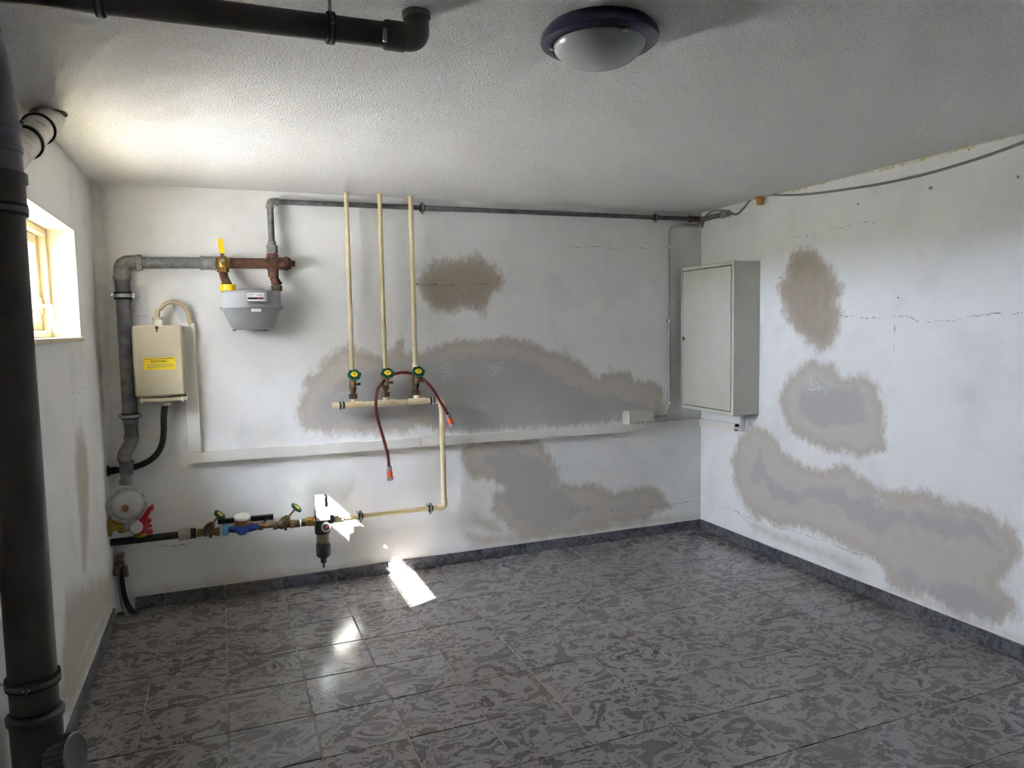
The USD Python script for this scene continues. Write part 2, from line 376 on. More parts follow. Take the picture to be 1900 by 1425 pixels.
def clamp(label, p, axis, r, to_wall, dist, ear, group=None, w=.02, band=None):
    """A two-part pipe clamp: metal band over a rubber lining, two screw ears, a stud into the wall."""
    p, axis, to_wall, ear = V(*p), unit(axis), unit(to_wall), unit(ear)
    t = Thing('pipe_clamp', label, 'pipe clamp', p + to_wall * dist, group or 'pipe clamps')
    t.part('rubber_lining', ring(p, axis, r + .0004, r + .0062, w * 1.3), rubber)
    t.part('band', [ring(p, axis, r + .005, r + .0072, w * .6)] + [rbox(p + s * ear * (r + .012), (.016, .006, w * .8), .001, np.stack([ear, np.cross(axis, ear), axis], 1)) for s in (-1, 1)], band or zinc)
    for s in (-1, 1):
        q = p + s * ear * (r + .0125); o = np.cross(axis, ear)
        t.part('screw', cyl(q - o * .008, q + o * .008, .0035, 10), zinc)
    a = p + to_wall * (r + .004)
    if dist > r + .008:
        t.part('stud', cyl(a, p + to_wall * (dist + .002), .0045, 10), zinc)
    return t

# ------------------------------------------------------------------ walls, ceiling, floor
def quad_box(lo, hi):
    lo, hi = np.asarray(lo, float), np.asarray(hi, float)
    m = trimesh.creation.box(bounds=[lo, hi])
    v = np.array(m.vertices)[m.faces].reshape(-1, 3)
    return trimesh.Trimesh(v, np.arange(len(v)).reshape(-1, 3), process=False)

def sdf(polys, pts, clip=.08):
    best = np.full(len(pts), -1.0)
    for q in polys:
        g = sg.Polygon(q).buffer(0)
        lo_x, lo_y, hi_x, hi_y = g.bounds
        k = np.nonzero((pts[:, 0] > lo_x - clip) & (pts[:, 0] < hi_x + clip) & (pts[:, 1] > lo_y - clip) & (pts[:, 1] < hi_y + clip))[0]
        if not len(k):
            continue
        P = shapely.points(pts[k])
        d = shapely.distance(g.boundary, P); ins = shapely.contains(g, P)
        best[k] = np.maximum(best[k], np.clip(np.where(ins, d, -d) / clip, -1, 1))
    return best

def line_dist(lines, dots, pts, clip=.03):
    best = np.full(len(pts), clip)
    for q in lines:
        g = sg.LineString(q); b = g.bounds
        k = np.nonzero((pts[:, 0] > b[0] - clip) & (pts[:, 0] < b[2] + clip) & (pts[:, 1] > b[1] - clip) & (pts[:, 1] < b[3] + clip))[0]
        best[k] = np.minimum(best[k], shapely.distance(g, shapely.points(pts[k])))
    for x, y, r in dots:
        best = np.minimum(best, np.maximum(np.hypot(pts[:, 0] - x, pts[:, 1] - y) - max(r - .003, .0005), 0))
    return best / clip

def wall(name, n_in, A, B, to3, step, back, stains=(), tones=(), cracks=(), dots=(), dirt=(), ochres=(), hole=None, relief=.0012):
    """A solid wall: a finely gridded, slightly uneven inner face in coordinates (a, b) with a hole if any, and a solid body behind it.
    Its vertices carry how deep each lies inside a filler patch, a smoothed patch, a stain, and how far from a crack."""
    aa = np.unique(np.r_[np.arange(A[0], A[1], step), A[1], () if hole is None else hole[:2]])
    bb = np.unique(np.r_[np.arange(B[0], B[1], step), B[1], () if hole is None else hole[2:]])
    ga, gb = np.meshgrid(aa, bb, indexing='ij')
    ab = np.stack([ga.ravel(), gb.ravel()], 1)
    f = grid_faces(len(aa), len(bb), False)
    if hole is not None:
        c = ab[f].mean(1)
        f = f[~((c[:, 0] > hole[0]) & (c[:, 0] < hole[1]) & (c[:, 1] > hole[2]) & (c[:, 1] < hole[3]))]
    q3 = np.c_[ab * 9, np.zeros(len(ab))]
    wob = np.stack([meshkit.fbm(q3 + 7.3, 4, 3) - .5, meshkit.fbm(q3 + 31.1, 4, 9) - .5], 1)
    fine = np.stack([meshkit.fbm(q3 * 5, 2, 5) - .5, meshkit.fbm(q3 * 5 + 9.1, 2, 8) - .5], 1)
    pw = ab + wob * .055
    F = {'stain': sdf([q[0] if isinstance(q, tuple) else q for q in stains], pw), 'brown': sdf([q[0] for q in stains if isinstance(q, tuple)], pw), 'tone': sdf(tones, ab + wob * .13, .09), 'dirt': sdf(dirt, ab + wob * .03, .1), 'ochre': sdf(ochres, ab + wob * .02, .02), 'crack': line_dist(cracks, dots, ab + wob * .035 + fine * .014)}
    dz = (meshkit.fbm(q3 * .33, 4, 2) - .5) * .005 - np.clip(F['stain'] + .1, 0, .3) / .3 * relief
    edge = np.minimum.reduce([ab[:, 0] - A[0], A[1] - ab[:, 0], ab[:, 1] - B[0], B[1] - ab[:, 1]] + ([] if hole is None else [np.hypot(np.maximum(np.maximum(hole[0] - ab[:, 0], ab[:, 0] - hole[1]), 0), np.maximum(np.maximum(hole[2] - ab[:, 1], ab[:, 1] - hole[3]), 0))]))
    dz *= np.clip(edge / .05, 0, 1)
    v = to3(ab, dz)
    face = trimesh.Trimesh(v, f, process=False)
    if (face.face_normals[:50] @ np.asarray(n_in, float)).mean() < 0:
        face = trimesh.Trimesh(v, f[:, ::-1], process=False)
    m = trimesh.util.concatenate([face] + back)
    path = free('/World/' + name)
    g = usdkit.mesh(stage, path, trimesh.Trimesh(m.vertices, m.faces, process=False), wall_m, smooth=True)
    pv = UsdGeom.PrimvarsAPI(g)
    for k, a in F.items():
        full = np.full(len(m.vertices), 1.0 if k == 'crack' else -1.0, np.float32); full[:len(a)] = a
        pv.CreatePrimvar(k, Sdf.ValueTypeNames.FloatArray, 'vertex').Set(Vt.FloatArray.FromNumpy(full))
    tag(g.GetPrim(), kind='structure')
    return g

back_stains = [
    ([(1.698, 1.808), (1.755, 1.847), (1.856, 1.874), (1.993, 1.908), (2.08, 1.894), (2.149, 1.846), (2.219, 1.781), (2.228, 1.715), (2.145, 1.655), (2.108, 1.582), (2.071, 1.507), (2.037, 1.55), (1.951, 1.574), (1.848, 1.552), (1.764, 1.559), (1.699, 1.617), (1.679, 1.697), (1.653, 1.719), (1.674, 1.769)], .6),
    [(0.947, 1.026), (0.987, 1.161), (1.089, 1.27), (1.176, 1.344), (1.254, 1.391), (1.366, 1.338), (1.47, 1.31), (1.536, 1.384), (1.589, 1.319), (1.684, 1.316), (1.796, 1.365), (1.905, 1.388), (2.051, 1.391), (2.211, 1.394), (2.346, 1.371), (2.498, 1.319), (2.654, 1.287), (2.763, 1.195), (2.862, 1.135), (2.947, 1.16), (3.099, 1.154), (3.183, 1.088), (3.324, 1.067), (3.376, 1.006), (3.384, 0.897), (3.358, 0.786), (3.148, 0.782), (2.181, 0.806), (1.964, 0.808), (1.808, 0.82), (1.685, 0.868), (1.549, 0.838), (1.35, 0.846), (1.158, 0.854), (0.988, 0.873), (0.954, 0.924)],
    [(1.923, 0.734), (2.008, 0.768), (2.387, 0.75), (2.466, 0.716), (2.526, 0.637), (2.578, 0.502), (2.588, 0.44), (2.706, 0.418), (2.843, 0.415), (2.982, 0.342), (3.095, 0.368), (3.353, 0.316), (3.414, 0.245), (3.445, 0.176), (3.265, 0.12), (3.051, 0.108), (2.84, 0.097), (2.572, 0.079), (2.375, 0.093), (2.263, 0.143), (2.176, 0.223), (2.094, 0.306), (2.118, 0.396), (2.181, 0.445), (2.073, 0.49), (1.968, 0.538), (1.92, 0.61), (1.905, 0.679)],
    [(1.277, 1.356), (1.329, 1.324), (1.299, 1.184), (1.257, 1.217)],
    [(1.53, 1.391), (1.572, 1.389), (1.549, 1.276), (1.511, 1.302)],
]
back_tones = [
    [(1.1, 1.085), (1.257, 1.217), (1.477, 1.24), (1.706, 1.257), (2.013, 1.26), (2.191, 1.274), (2.391, 1.206), (2.637, 1.109), (2.873, 0.991), (3.204, 0.937), (3.31, 0.838), (3.16, 0.788), (2.181, 0.82), (1.933, 0.824), (1.729, 0.904), (1.402, 0.894), (1.093, 0.899), (1.02, 0.951)],
    [(2.087, 0.643), (2.289, 0.688), (2.475, 0.61), (2.53, 0.428), (2.665, 0.306), (2.825, 0.234), (2.663, 0.162), (2.429, 0.136), (2.28, 0.208), (2.208, 0.356), (2.12, 0.503)],
]
back_cracks = [[(2.659, 1.963), (2.842, 1.964), (3.043, 1.961), (3.271, 1.963)], [(3.157, 0.197), (3.309, 0.207), (3.441, 0.2), (3.553, 0.207), (3.69, 0.184)], [(2.625, 0.239), (2.825, 0.223), (3.157, 0.197)], [(0.027, 0.39), (0.101, 0.352), (0.228, 0.321), (0.386, 0.321)],
               [(1.686, 1.722), (1.752, 1.726), (1.802, 1.729)], [(1.637, 1.722), (1.92, 1.72), (2.2, 1.724)]]
back_dots = [(1.36, .62, .003), (2.9, .52, .003), (.9, .2, .003), (2.2, 1.05, .002), (.62, .16, .004), (1.0, .34, .003), (.72, .27, .003), (1.2, 1.5, .002)]
_g = random.Random(5)
back_dots += [(_g.uniform(.1, 1.5), _g.uniform(.08, .75), _g.uniform(.003, .0042)) for _ in range(34)] + [(_g.uniform(.1, 3.5), _g.uniform(.1, 2.1), .0035) for _ in range(25)]
back_dirt = [[(0.019, 0.014), (0.017, 0.102), (0.217, 0.115), (0.54, 0.112), (0.943, 0.115), (1.186, 0.097), (1.44, 0.094), (1.706, 0.074), (1.705, 0.017), (1.183, 0.01), (0.535, 0.006)], [(1.991, 0.311), (2.134, 0.277), (2.241, 0.16), (2.204, 0.112), (2.076, 0.128), (1.953, 0.23)], [(0.012, 2.222), (0.079, 2.22), (0.094, 1.843), (0.049, 1.459), (0.03, 0.676), (0.006, 0.679), (0.015, 1.515)], [(1.917, 0.2), (3.691, 0.118), (3.691, 0.059), (2.428, 0.047), (1.949, 0.058)]]
wall('wall_back', (0, -1, 0), (0, W), (0, H), lambda ab, d: np.c_[ab[:, 0], -d, ab[:, 1]], .0055, [quad_box((-WT, .004, -.2), (W + .25, .2, H + .2))],
     back_stains, back_tones, back_cracks, back_dots, back_dirt)

right_stains = [
    ([(-0.843, 1.885), (-0.965, 1.893), (-1.067, 1.861), (-1.119, 1.8), (-1.196, 1.709), (-1.245, 1.657), (-1.222, 1.557), (-1.249, 1.481), (-1.226, 1.388), (-1.178, 1.329), (-1.094, 1.291), (-1.001, 1.316), (-0.946, 1.365), (-0.864, 1.437), (-0.806, 1.498), (-0.773, 1.592), (-0.731, 1.668), (-0.802, 1.725), (-0.827, 1.805)], .6),
    [(-0.799, 1.115), (-0.895, 1.172), (-1.031, 1.24), (-1.181, 1.234), (-1.257, 1.161), (-1.325, 1.165), (-1.405, 1.181), (-1.48, 1.121), (-1.505, 1.035), (-1.528, 0.902), (-1.548, 0.788), (-1.392, 0.738), (-1.314, 0.751), (-1.169, 0.72), (-1.041, 0.749), (-0.875, 0.789), (-0.802, 0.875), (-0.769, 0.986)],
    [(-0.316, 0.569), (-0.407, 0.716), (-0.526, 0.812), (-0.659, 0.794), (-0.759, 0.751), (-0.819, 0.671), (-0.969, 0.63), (-1.104, 0.623), (-1.308, 0.689), (-1.394, 0.646), (-1.474, 0.604), (-1.616, 0.605), (-1.768, 0.636), (-1.861, 0.63), (-1.996, 0.624), (-2.105, 0.601), (-2.192, 0.565), (-2.228, 0.505), (-2.226, 0.441), (-2.168, 0.352), (-2.132, 0.299), (-2.195, 0.255), (-2.222, 0.184), (-2.098, 0.106), (-1.97, 0.09), (-1.784, 0.111), (-1.631, 0.094), (-1.556, 0.128), (-1.531, 0.197), (-1.405, 0.217), (-1.218, 0.245), (-1.018, 0.255), (-0.768, 0.2), (-0.604, 0.218), (-0.465, 0.256), (-0.373, 0.369)],
]
right_tones = [
    [(-0.922, 1.072), (-1.086, 1.115), (-1.312, 1.115), (-1.401, 1.065), (-1.404, 0.937), (-1.282, 0.864), (-1.011, 0.845), (-0.903, 0.928)],
    [(-0.514, 0.517), (-0.608, 0.641), (-0.682, 0.551), (-0.754, 0.48), (-0.942, 0.452), (-1.15, 0.518), (-1.275, 0.552), (-1.301, 0.51), (-1.456, 0.523), (-1.672, 0.489), (-1.819, 0.551), (-1.874, 0.564), (-1.929, 0.533), (-1.999, 0.533), (-2.085, 0.482), (-2.117, 0.466), (-2.045, 0.436), (-1.939, 0.45), (-1.851, 0.433), (-1.651, 0.454), (-1.558, 0.394), (-1.436, 0.372), (-1.341, 0.377), (-1.241, 0.394), (-1.015, 0.426), (-0.87, 0.349), (-0.746, 0.367), (-0.635, 0.47), (-0.499, 0.444)],
    [(-1.627, 0.227), (-1.781, 0.202), (-2.135, 0.218), (-2.174, 0.19), (-2.074, 0.104), (-1.951, 0.101), (-1.783, 0.13), (-1.682, 0.123), (-1.606, 0.173)],
]
right_cracks = [[(-1.216, 1.481), (-1.373, 1.476), (-1.506, 1.471), (-1.576, 1.478), (-1.661, 1.476), (-1.691, 1.457), (-1.804, 1.456), (-1.911, 1.459), (-1.962, 1.473), (-2.059, 1.48), (-2.192, 1.475)], [(-1.564, 1.464), (-1.57, 1.336), (-1.568, 1.303)], [(-0.846, 1.947), (-0.91, 1.951), (-1.049, 1.947), (-1.183, 1.965), (-1.292, 1.959), (-1.445, 1.963)],
                [(-0.02, 0.173), (-0.241, 0.208), (-0.564, 0.208), (-0.804, 0.207), (-1.023, 0.218), (-1.26, 0.221), (-1.541, 0.211)], [(-0.721, 1.72), (-0.868, 1.72)]]
right_dots = [((3.6896, -1.331, 2.0645)[1], (3.6896, -1.331, 2.0645)[2], .009), ((3.6896, -1.7574, 2.0707)[1], (3.6896, -1.7574, 2.0707)[2], .011), ((3.6896, -1.7462, 2.0727)[1], (3.6896, -1.7348, 2.0797)[2], .006), ((3.6896, -1.5915, 1.5753)[1], (3.6896, -1.5915, 1.5753)[2], .008), ((3.6896, -1.9342, 2.2077)[1], (3.6896, -1.9342, 2.2077)[2], .006), ((3.6896, -0.3809, 2.1924)[1], (3.6896, -0.3809, 2.1924)[2], .006), ((3.6896, -0.9103, 1.9482)[1], (3.6896, -0.9103, 1.9482)[2], .004), ((3.6896, -1.3784, 1.8151)[1], (3.6896, -1.3784, 1.8151)[2], .005), ((3.6896, -2.153, 2.0525)[1], (3.6896, -2.153, 2.0525)[2], .008)]
right_dirt = [[(-1.576, 0.095), (-1.731, 0.12), (-2.008, 0.102), (-2.248, 0.109), (-2.249, 0.067), (-1.903, 0.075), (-1.544, 0.07)], [(-0.461, 0.19), (-0.759, 0.178), (-1.261, 0.172), (-1.476, 0.148), (-1.408, 0.112), (-1.025, 0.103), (-0.565, 0.127)]]
right_ochre = [[(-0.842, 2.211), (-1.214, 2.214), (-1.668, 2.21), (-2.169, 2.213), (-2.169, 2.222), (-1.668, 2.221), (-1.214, 2.225), (-0.841, 2.22)]]
wall('wall_right', (-1, 0, 0), (-3.0, 0), (0, H), lambda ab, d: np.c_[W - d, ab[:, 0], ab[:, 1]], .006, [quad_box((W + .004, YF, -.2), (W + .25, .2, H + .2)), quad_box((W, YF, 0), (W + .004, -3.0, H))],
     right_stains, right_tones, right_cracks, right_dots, right_dirt, right_ochre)

WY0, WY1, WZ0, WZ1 = -1.44, -.53, 1.444, 1.918      # window opening
left_dirt = [[(-0.696, 1.092), (-0.585, 1.037), (-0.531, 0.883), (-0.578, 0.722), (-0.663, 0.574), (-0.773, 0.464), (-0.872, 0.473), (-0.864, 0.628), (-0.879, 0.788), (-0.882, 0.943), (-0.804, 1.065)], [(-1.209, 0.52), (-0.898, 0.47), (-0.136, 0.264), (-0.092, 0.051), (-0.765, 0.131), (-1.345, 0.118), (-1.359, 0.301)], [(-1.472, 0.277), (-0.179, 0.166), (-0.171, 0.052), (-1.267, 0.057)], [(0.088, 2.238), (-0.027, 2.237), (-0.641, 2.208), (-0.595, 2.173), (-0.073, 1.993), (0.012, 1.788), (0.001, 1.24), (-0.044, 0.828), (-0.123, 0.814), (-0.196, 1.513)]]
left_dots = [((0, -0.6627, 2.1438)[1], (0, -0.6627, 2.1438)[2], .004), ((0, -1.251, 0.4547)[1], (0, -1.251, 0.4547)[2], .006), ((0, -1.1833, 1.0347)[1], (0, -1.1833, 1.0347)[2], .003), ((0, -0.5251, 0.7471)[1], (0, -0.5251, 0.7471)[2], .004), ((0, -1.1176, 0.7628)[1], (0, -1.1176, 0.7628)[2], .003), ((0, -0.8408, 0.2834)[1], (0, -0.8408, 0.2834)[2], .005), ((0, -1.1263, 0.2503)[1], (0, -1.1263, 0.2503)[2], .004)]
_g = random.Random(21)
left_dots += [(_g.uniform(-2.2, -.05), _g.uniform(.1, 2.1), _g.uniform(.003, .0048)) for _ in range(70)]
wall('wall_left', (1, 0, 0), (-3.2, 0), (0, H), lambda ab, d: np.c_[d, ab[:, 0], ab[:, 1]], .012,
     [quad_box((-WT, YF, -.2), (-.004, .2, WZ0)), quad_box((-WT, YF, WZ1), (-.004, .2, H + .2)), quad_box((-WT, YF, WZ0), (-.004, WY0, WZ1)), quad_box((-WT, WY1, WZ0), (-.004, .2, WZ1)), quad_box((-.004, YF, 0), (0, -3.2, H))],
     [], [], [[(-1.014, 1.254), (-0.749, 1.221), (-0.416, 1.22)]], left_dots, left_dirt, hole=(WY0, WY1, WZ0, WZ1))
wall('wall_front', (0, 1, 0), (0, W), (0, H), lambda ab, d: np.c_[ab[:, 0], YF + d, ab[:, 1]], .1, [quad_box((-WT, YF - .2, -.2), (W + .25, YF - .004, H + .2))])

c = usdkit.mesh(stage, free('/World/ceiling'), quad_box((-WT, YF - .2, H), (W + .25, .2, H + .22)), ceil_m)
tag(c.GetPrim(), kind='structure')

fl = Thing('floor', kind='structure')
fl.part('grout_bed', quad_box((-.1, YF, -.2), (W + .1, .1, -.0032)), grout, smooth=False)
def tile_mesh(x0, x1, y0, y1, z0=-.01, z1=0.0, b=.0016):
    lo = [(x0, y0, z0), (x1, y0, z0), (x1, y1, z0), (x0, y1, z0)]
    mid = [(x, y, z1 - b) for x, y, _ in lo]
    top = [(x0 + b, y0 + b, z1), (x1 - b, y0 + b, z1), (x1 - b, y1 - b, z1), (x0 + b, y1 - b, z1)]
    v = np.array(lo + mid + top); f = []
    for k in (0, 4):
        for j in range(4):
            a, b_ = k + j, k + (j + 1) % 4
            f += [(a, b_, b_ + 4), (a, b_ + 4, a + 4)]
    f += [(8, 9, 10), (8, 10, 11), (0, 2, 1), (0, 3, 2)]
    return trimesh.Trimesh(v, np.array(f), process=False)
TS, TX, TY, G = .30, -.068, .031, .0028
rg = random.Random(3)
for j in range(-1, 18):
    for i in range(0, 13):
        x0, x1 = max(TX + i * TS + G, .002), min(TX + (i + 1) * TS - G, W - .002)
        y1, y0 = min(TY - j * TS - G, -.002), max(TY - (j + 1) * TS + G, YF + .002)
        if x1 - x0 > .02 and y1 - y0 > .02:
            dz = rg.uniform(-.0003, .0004)
            fl.part('tile', tile_mesh(x0, x1, y0, y1, -.012, dz), tile_m, smooth=False)

SK = .068      # height of the skirting tiles
def skirting(name, runs):
    t = Thing(name, kind='structure')
    for lo, hi in runs:
        t.part('tile', bbox(lo, hi, .002), skirt_m, smooth=False)
def cuts(a, b, first):
    x = [a] + [v for v in np.arange(first, b, TS) if a + .02 < v < b - .02] + [b]
    return [(p + .001, q - .001) for p, q in zip(x, x[1:])]
skirting('baseboard_back', [((p, -.009, .0005), (q, .003, SK + rg.uniform(-.001, .001))) for p, q in cuts(.085, W - .009, TX)])
skirting('baseboard_right', [((W - .009, p, .0005), (W + .003, q, SK + rg.uniform(-.001, .001))) for p, q in cuts(YF, -.001, TY - 18 * TS)])
skirting('baseboard_left', [((-.003, p, .0005), (.009, q, SK + rg.uniform(-.001, .001))) for p, q in cuts(YF, -.12, TY - 18 * TS)])

# ------------------------------------------------------------------ window, and unseen things outside that shape its daylight
wn = Thing('window_1', 'small cream basement window with white handle in the left wall', loc=(-.1, (WY0 + WY1) / 2, WZ0), kind='structure')
RD = .105                                        # depth of the painted reveal
wn.part('reveal_lining', [quad_box((-WT, WY1 - .004, WZ0), (-.0005, WY1 + .002, WZ1)), quad_box((-WT, WY0 - .002, WZ0), (-.0005, WY0 + .004, WZ1)), quad_box((-WT, WY0, WZ1 - .004), (-.0005, WY1, WZ1 + .002))], reveal_m, smooth=False)
wn.part('sill', [bbox((-.10, WY0 + .004, WZ0 - .012), (.012, WY1 - .004, WZ0 + .006), .003), bbox((-WT, WY0 + .004, WZ0 - .012), (-.098, WY1 - .004, WZ0 + .006), .002)], frame_m)
def border(x0, x1, y0, y1, z0, z1, w, wb=None):
    wb = wb or w
    return [bbox((x0, y0, z0), (x1, y0 + w, z1), .003), bbox((x0, y1 - w, z0), (x1, y1, z1), .003), bbox((x0, y0 + w - .002, z1 - w), (x1, y1 - w + .002, z1), .003), bbox((x0, y0 + w - .002, z0), (x1, y1 - w + .002, z0 + wb), .003)]
FY0, FY1, FZ0, FZ1 = WY0 + .004, WY1 - .004, WZ0 + .006, WZ1 - .004
fr = wn.part('frame', border(-.18, -.105, FY0, FY1, FZ0, FZ1, .03), frame_m)
SY0, SY1, SZ0, SZ1 = FY0 + .0305, FY1 - .0305, FZ0 + .0305, FZ1 - .0305
sa = wn.part('sash', border(-.175, -.135, SY0, SY1, SZ0, SZ1, .042), frame_m)
wn.part('pane', quad_box((-.162, SY0 + .04, SZ0 + .04), (-.158, SY1 - .04, SZ1 - .04)), pane_m, under=sa, smooth=False)
hy, hz = SY1 - .02, 1.585
wn.part('handle', [bbox((-.137, hy - .014, hz - .035), (-.128, hy + .014, hz + .035), .003), cyl((-.13, hy, hz), (-.092, hy, hz), .009, 16), tube(fillet([(-.094, hy, hz + .004), (-.094, hy, hz - .02), (-.087, hy, hz - .115)], .02), .0085, 12)], frame_m, under=sa)

gr = usdkit.mesh(stage, free('/World/garden_ground'), quad_box((-2.6, -30, .7), (-.90, 30, 1.30)), ground_m)  # unseen ground, bounces sunlight up onto the ceiling
tag(gr.GetPrim(), 'unseen sunlit pale paving outside, bounces light onto the ceiling', 'ground', kind='stuff')
gw = usdkit.mesh(stage, free('/World/garden_lawn'), quad_box((-40, -40, .7), (-2.605, 40, 1.28)), lawn_m)  # unseen darker ground, lowers the light on the upper right wall
tag(gw.GetPrim(), 'unseen dry lawn outside beyond the paving, placed to darken the upper right wall', 'lawn', kind='stuff')
gb = usdkit.mesh(stage, free('/World/garden_bed'), quad_box((-.895, -30, .7), (-WT - .005, 30, 1.29)), bed_m)  # unseen dark strip of ground, tones down the bright ceiling spot
tag(gb.GetPrim(), 'unseen brown bed outside right under the window, placed to dim the ceiling near it', 'ground', kind='stuff')
gm = usdkit.mesh(stage, free('/World/garden_screen'), bbox((-7, -2.65, 1.302), (-WT - .01, -2.42, 2.9), .01), light_screen_m)  # added out of view to dim sky light on the near back wall
tag(gm.GetPrim(), 'added pale screen out of view outside, dims sky light near the window', 'screen')

RX = -1.8  # unseen beam, set to trim the lower edge of the sun patch
zr = lambda z0: z0 + 1.05 * (-.165 - RX)
rl = Thing('garden_pergola', 'unseen grey timber beam on two posts outside, trims the lower edge of the sun patch', 'unseen_beam', (RX, -.7, 1.3))
rl.part('beam', bbox((RX - .012, -4.2, zr(1.535)), (RX + .012, 1.4, zr(1.69)), .003), beam_m)
for py in (-3.9, .9):
    rl.part('post', bbox((RX - .09, py - .04, 1.301), (RX - .0125, py + .04, zr(1.90)), .004), beam_m)

# ------------------------------------------------------------------ gas line along the left of the back wall
GX, GY = .124, -.07
up_top = V(GX, GY, 1.818)
t = Thing('gas_riser_pipe', 'thick grey galvanised gas pipe rising in the left corner and elbowing right', 'gas pipe', (GX, GY, .80))
t.part('riser', cyl((GX, GY, 1.0), (GX, GY, 1.745), .0345, 28), galv_dark)
t.part('riser', cyl((GX, GY, .915), (GX, GY, 1.02), .031, 28), galv_dark)
t.part('elbow', [tube(fillet([(GX, GY, 1.73), (GX, GY, 1.818), (GX + .095, GY, 1.818)], .085, 12), .037, 26), ring((GX, GY, 1.745), EZ, .03, .0415, .016), ring((GX + .078, GY, 1.818), EX, .026, .0405, .016)], cast)
t.part('horizontal_pipe', cyl((GX + .08, GY, 1.818), (.505, GY, 1.821), .029, 28), galv)
t.part('coupling', [cyl((.495, GY, 1.821), (.562, GY, 1.821), .0345, 28), ring((.497, GY, 1.821), EX, .03, .0375, .01), ring((.56, GY, 1.821), EX, .03, .0375, .01)], cast)
t.part('offset_bend', [tube(smooth_path([(0.1244, -0.07, 0.9447), (0.1226, -0.07, 0.9113), (0.1063, -0.072, 0.8794), (0.0884, -0.08, 0.8486), (0.0844, -0.085, 0.8107)], 8), .031, 24), ring((0.1235, -0.07, 0.928), EZ, .028, .0365, .016)], cast)
t.part('socket', [cyl((0.0963, -0.085, 0.8041), (0.0906, -0.085, 0.7432), .032, 24), ring((0.0963, -0.085, 0.8041), EZ, .025, .0365, .01)], galv_dark)
t.part('union', [cyl((0.0906, -0.085, 0.7432), (0.0858, -0.085, 0.6989), .026, 24), hexnut((0.0867, -0.085, 0.7156), (0.0853, -0.085, 0.6906), .03)], cast)
clamp('metal clamp on the thick grey riser, high up beside the paper sheets', (GX, GY, 1.652), EZ, .0345, EY, .07, EX, w=.03)
clamp('metal clamp low on the thick grey riser, left of the black cable', (GX, GY, 1.04), EZ, .0345, EY, .07, EX, w=.024)

# regulator
RC = V(.094, -.125, .592)
t = Thing('gas_pressure_regulator', 'round pale grey gas regulator disc under the grey riser in the corner', 'gas regulator', RC)
AX = unit((.12, -1, .1))
t.part('housing', lathe([(0, -.05), (.05, -.05), (.08, -.03), (.086, -.012), (.092, -.01), (.092, .002), (.086, .004), (.074, .006), (.07, .016), (.06, .024), (.03, .03), (0, .031)], RC, AX, 48), reg_m)
for k in range(12):
    a = 2 * math.pi * k / 12; Fm = frame(AX)
    q = RC + Fm[:, 0] * .082 * math.cos(a) + Fm[:, 1] * .082 * math.sin(a)
    t.part('bolt', cyl(q + AX * .003, q + AX * .0075, .004, 8), cast)
t.part('spring_cap', lathe([(0, .03), (.022, .03), (.0225, .038), (.019, .041), (0, .0415)], RC + V(-.012, 0, -.012), AX, 24), reg_m)
t.part('adjuster', cyl(RC + V(-.012, 0, -.012) + AX * .04, RC + V(-.012, 0, -.012) + AX * .052, .0155, 20), brass_dull, 'brass adjuster with a red seal')
t.part('seal', rbox(RC + V(-.023, 0, -.012) + AX * .0525, (.011, .003, .017), .001), orange)
t.part('body', [lathe([(0, -.05), (.034, -.05), (.038, -.03), (.034, .03), (.026, .045), (0, .045)], RC + V(.03, .01, -.115), (.1, -1, 0), 24), cyl(RC + V(.03, .03, -.115), RC + V(.02, .02, -.05), .032), cyl(RC + V(.09, .02, -.118), RC + V(-.03, .02, -.115), .026)], reg_m)
t.part('inlet_pipe', [cyl((.005, RC[1] + .02, RC[2] - .105), RC + V(-.03, .02, -.113), .022, 24), hexnut(RC + V(-.05, .02, -.114), RC + V(-.022, .02, -.115), .032)], yellow_d)
t.part('wall_flange', lathe([(0, -.006), (.028, -.006), (.05, -.004), (.054, .004), (.03, .008), (.024, .03), (0, .03)], (.007, RC[1] + .02, RC[2] - .105), EX, 32), yellow_d, 'dirty yellow wall flange')
lv = V(.172, -.13, .475)
t.part('lever', [cyl(lv + V(-.016, 0, -.036), lv + V(-.016, 0, .042), .014, 16), hull([lv + V(-.03, dy, .03) for dy in (-.012, .012)] + [lv + V(-.002, dy, .02) for dy in (-.012, .012)] + [lv + V(.02, dy, .1) for dy in (-.01, .01)] + [lv + V(.036, dy, .096) for dy in (-.01, .01)]), rbox(lv + V(.034, 0, .094), (.012, .026, .028)), rbox(lv + V(.01, 0, .0), (.036, .02, .014)), rbox(lv + V(.016, 0, -.03), (.026, .028, .024)), rbox(lv + V(.016, 0, .028), (.02, .028, .024))], red_l, 'red lever')
t.part('outlet_cap', lathe([(0, 0), (.03, 0), (.034, .008), (.034, .016), (0, .018)], RC + V(.05, .0, -.168), EZ, 20), yellow_d)

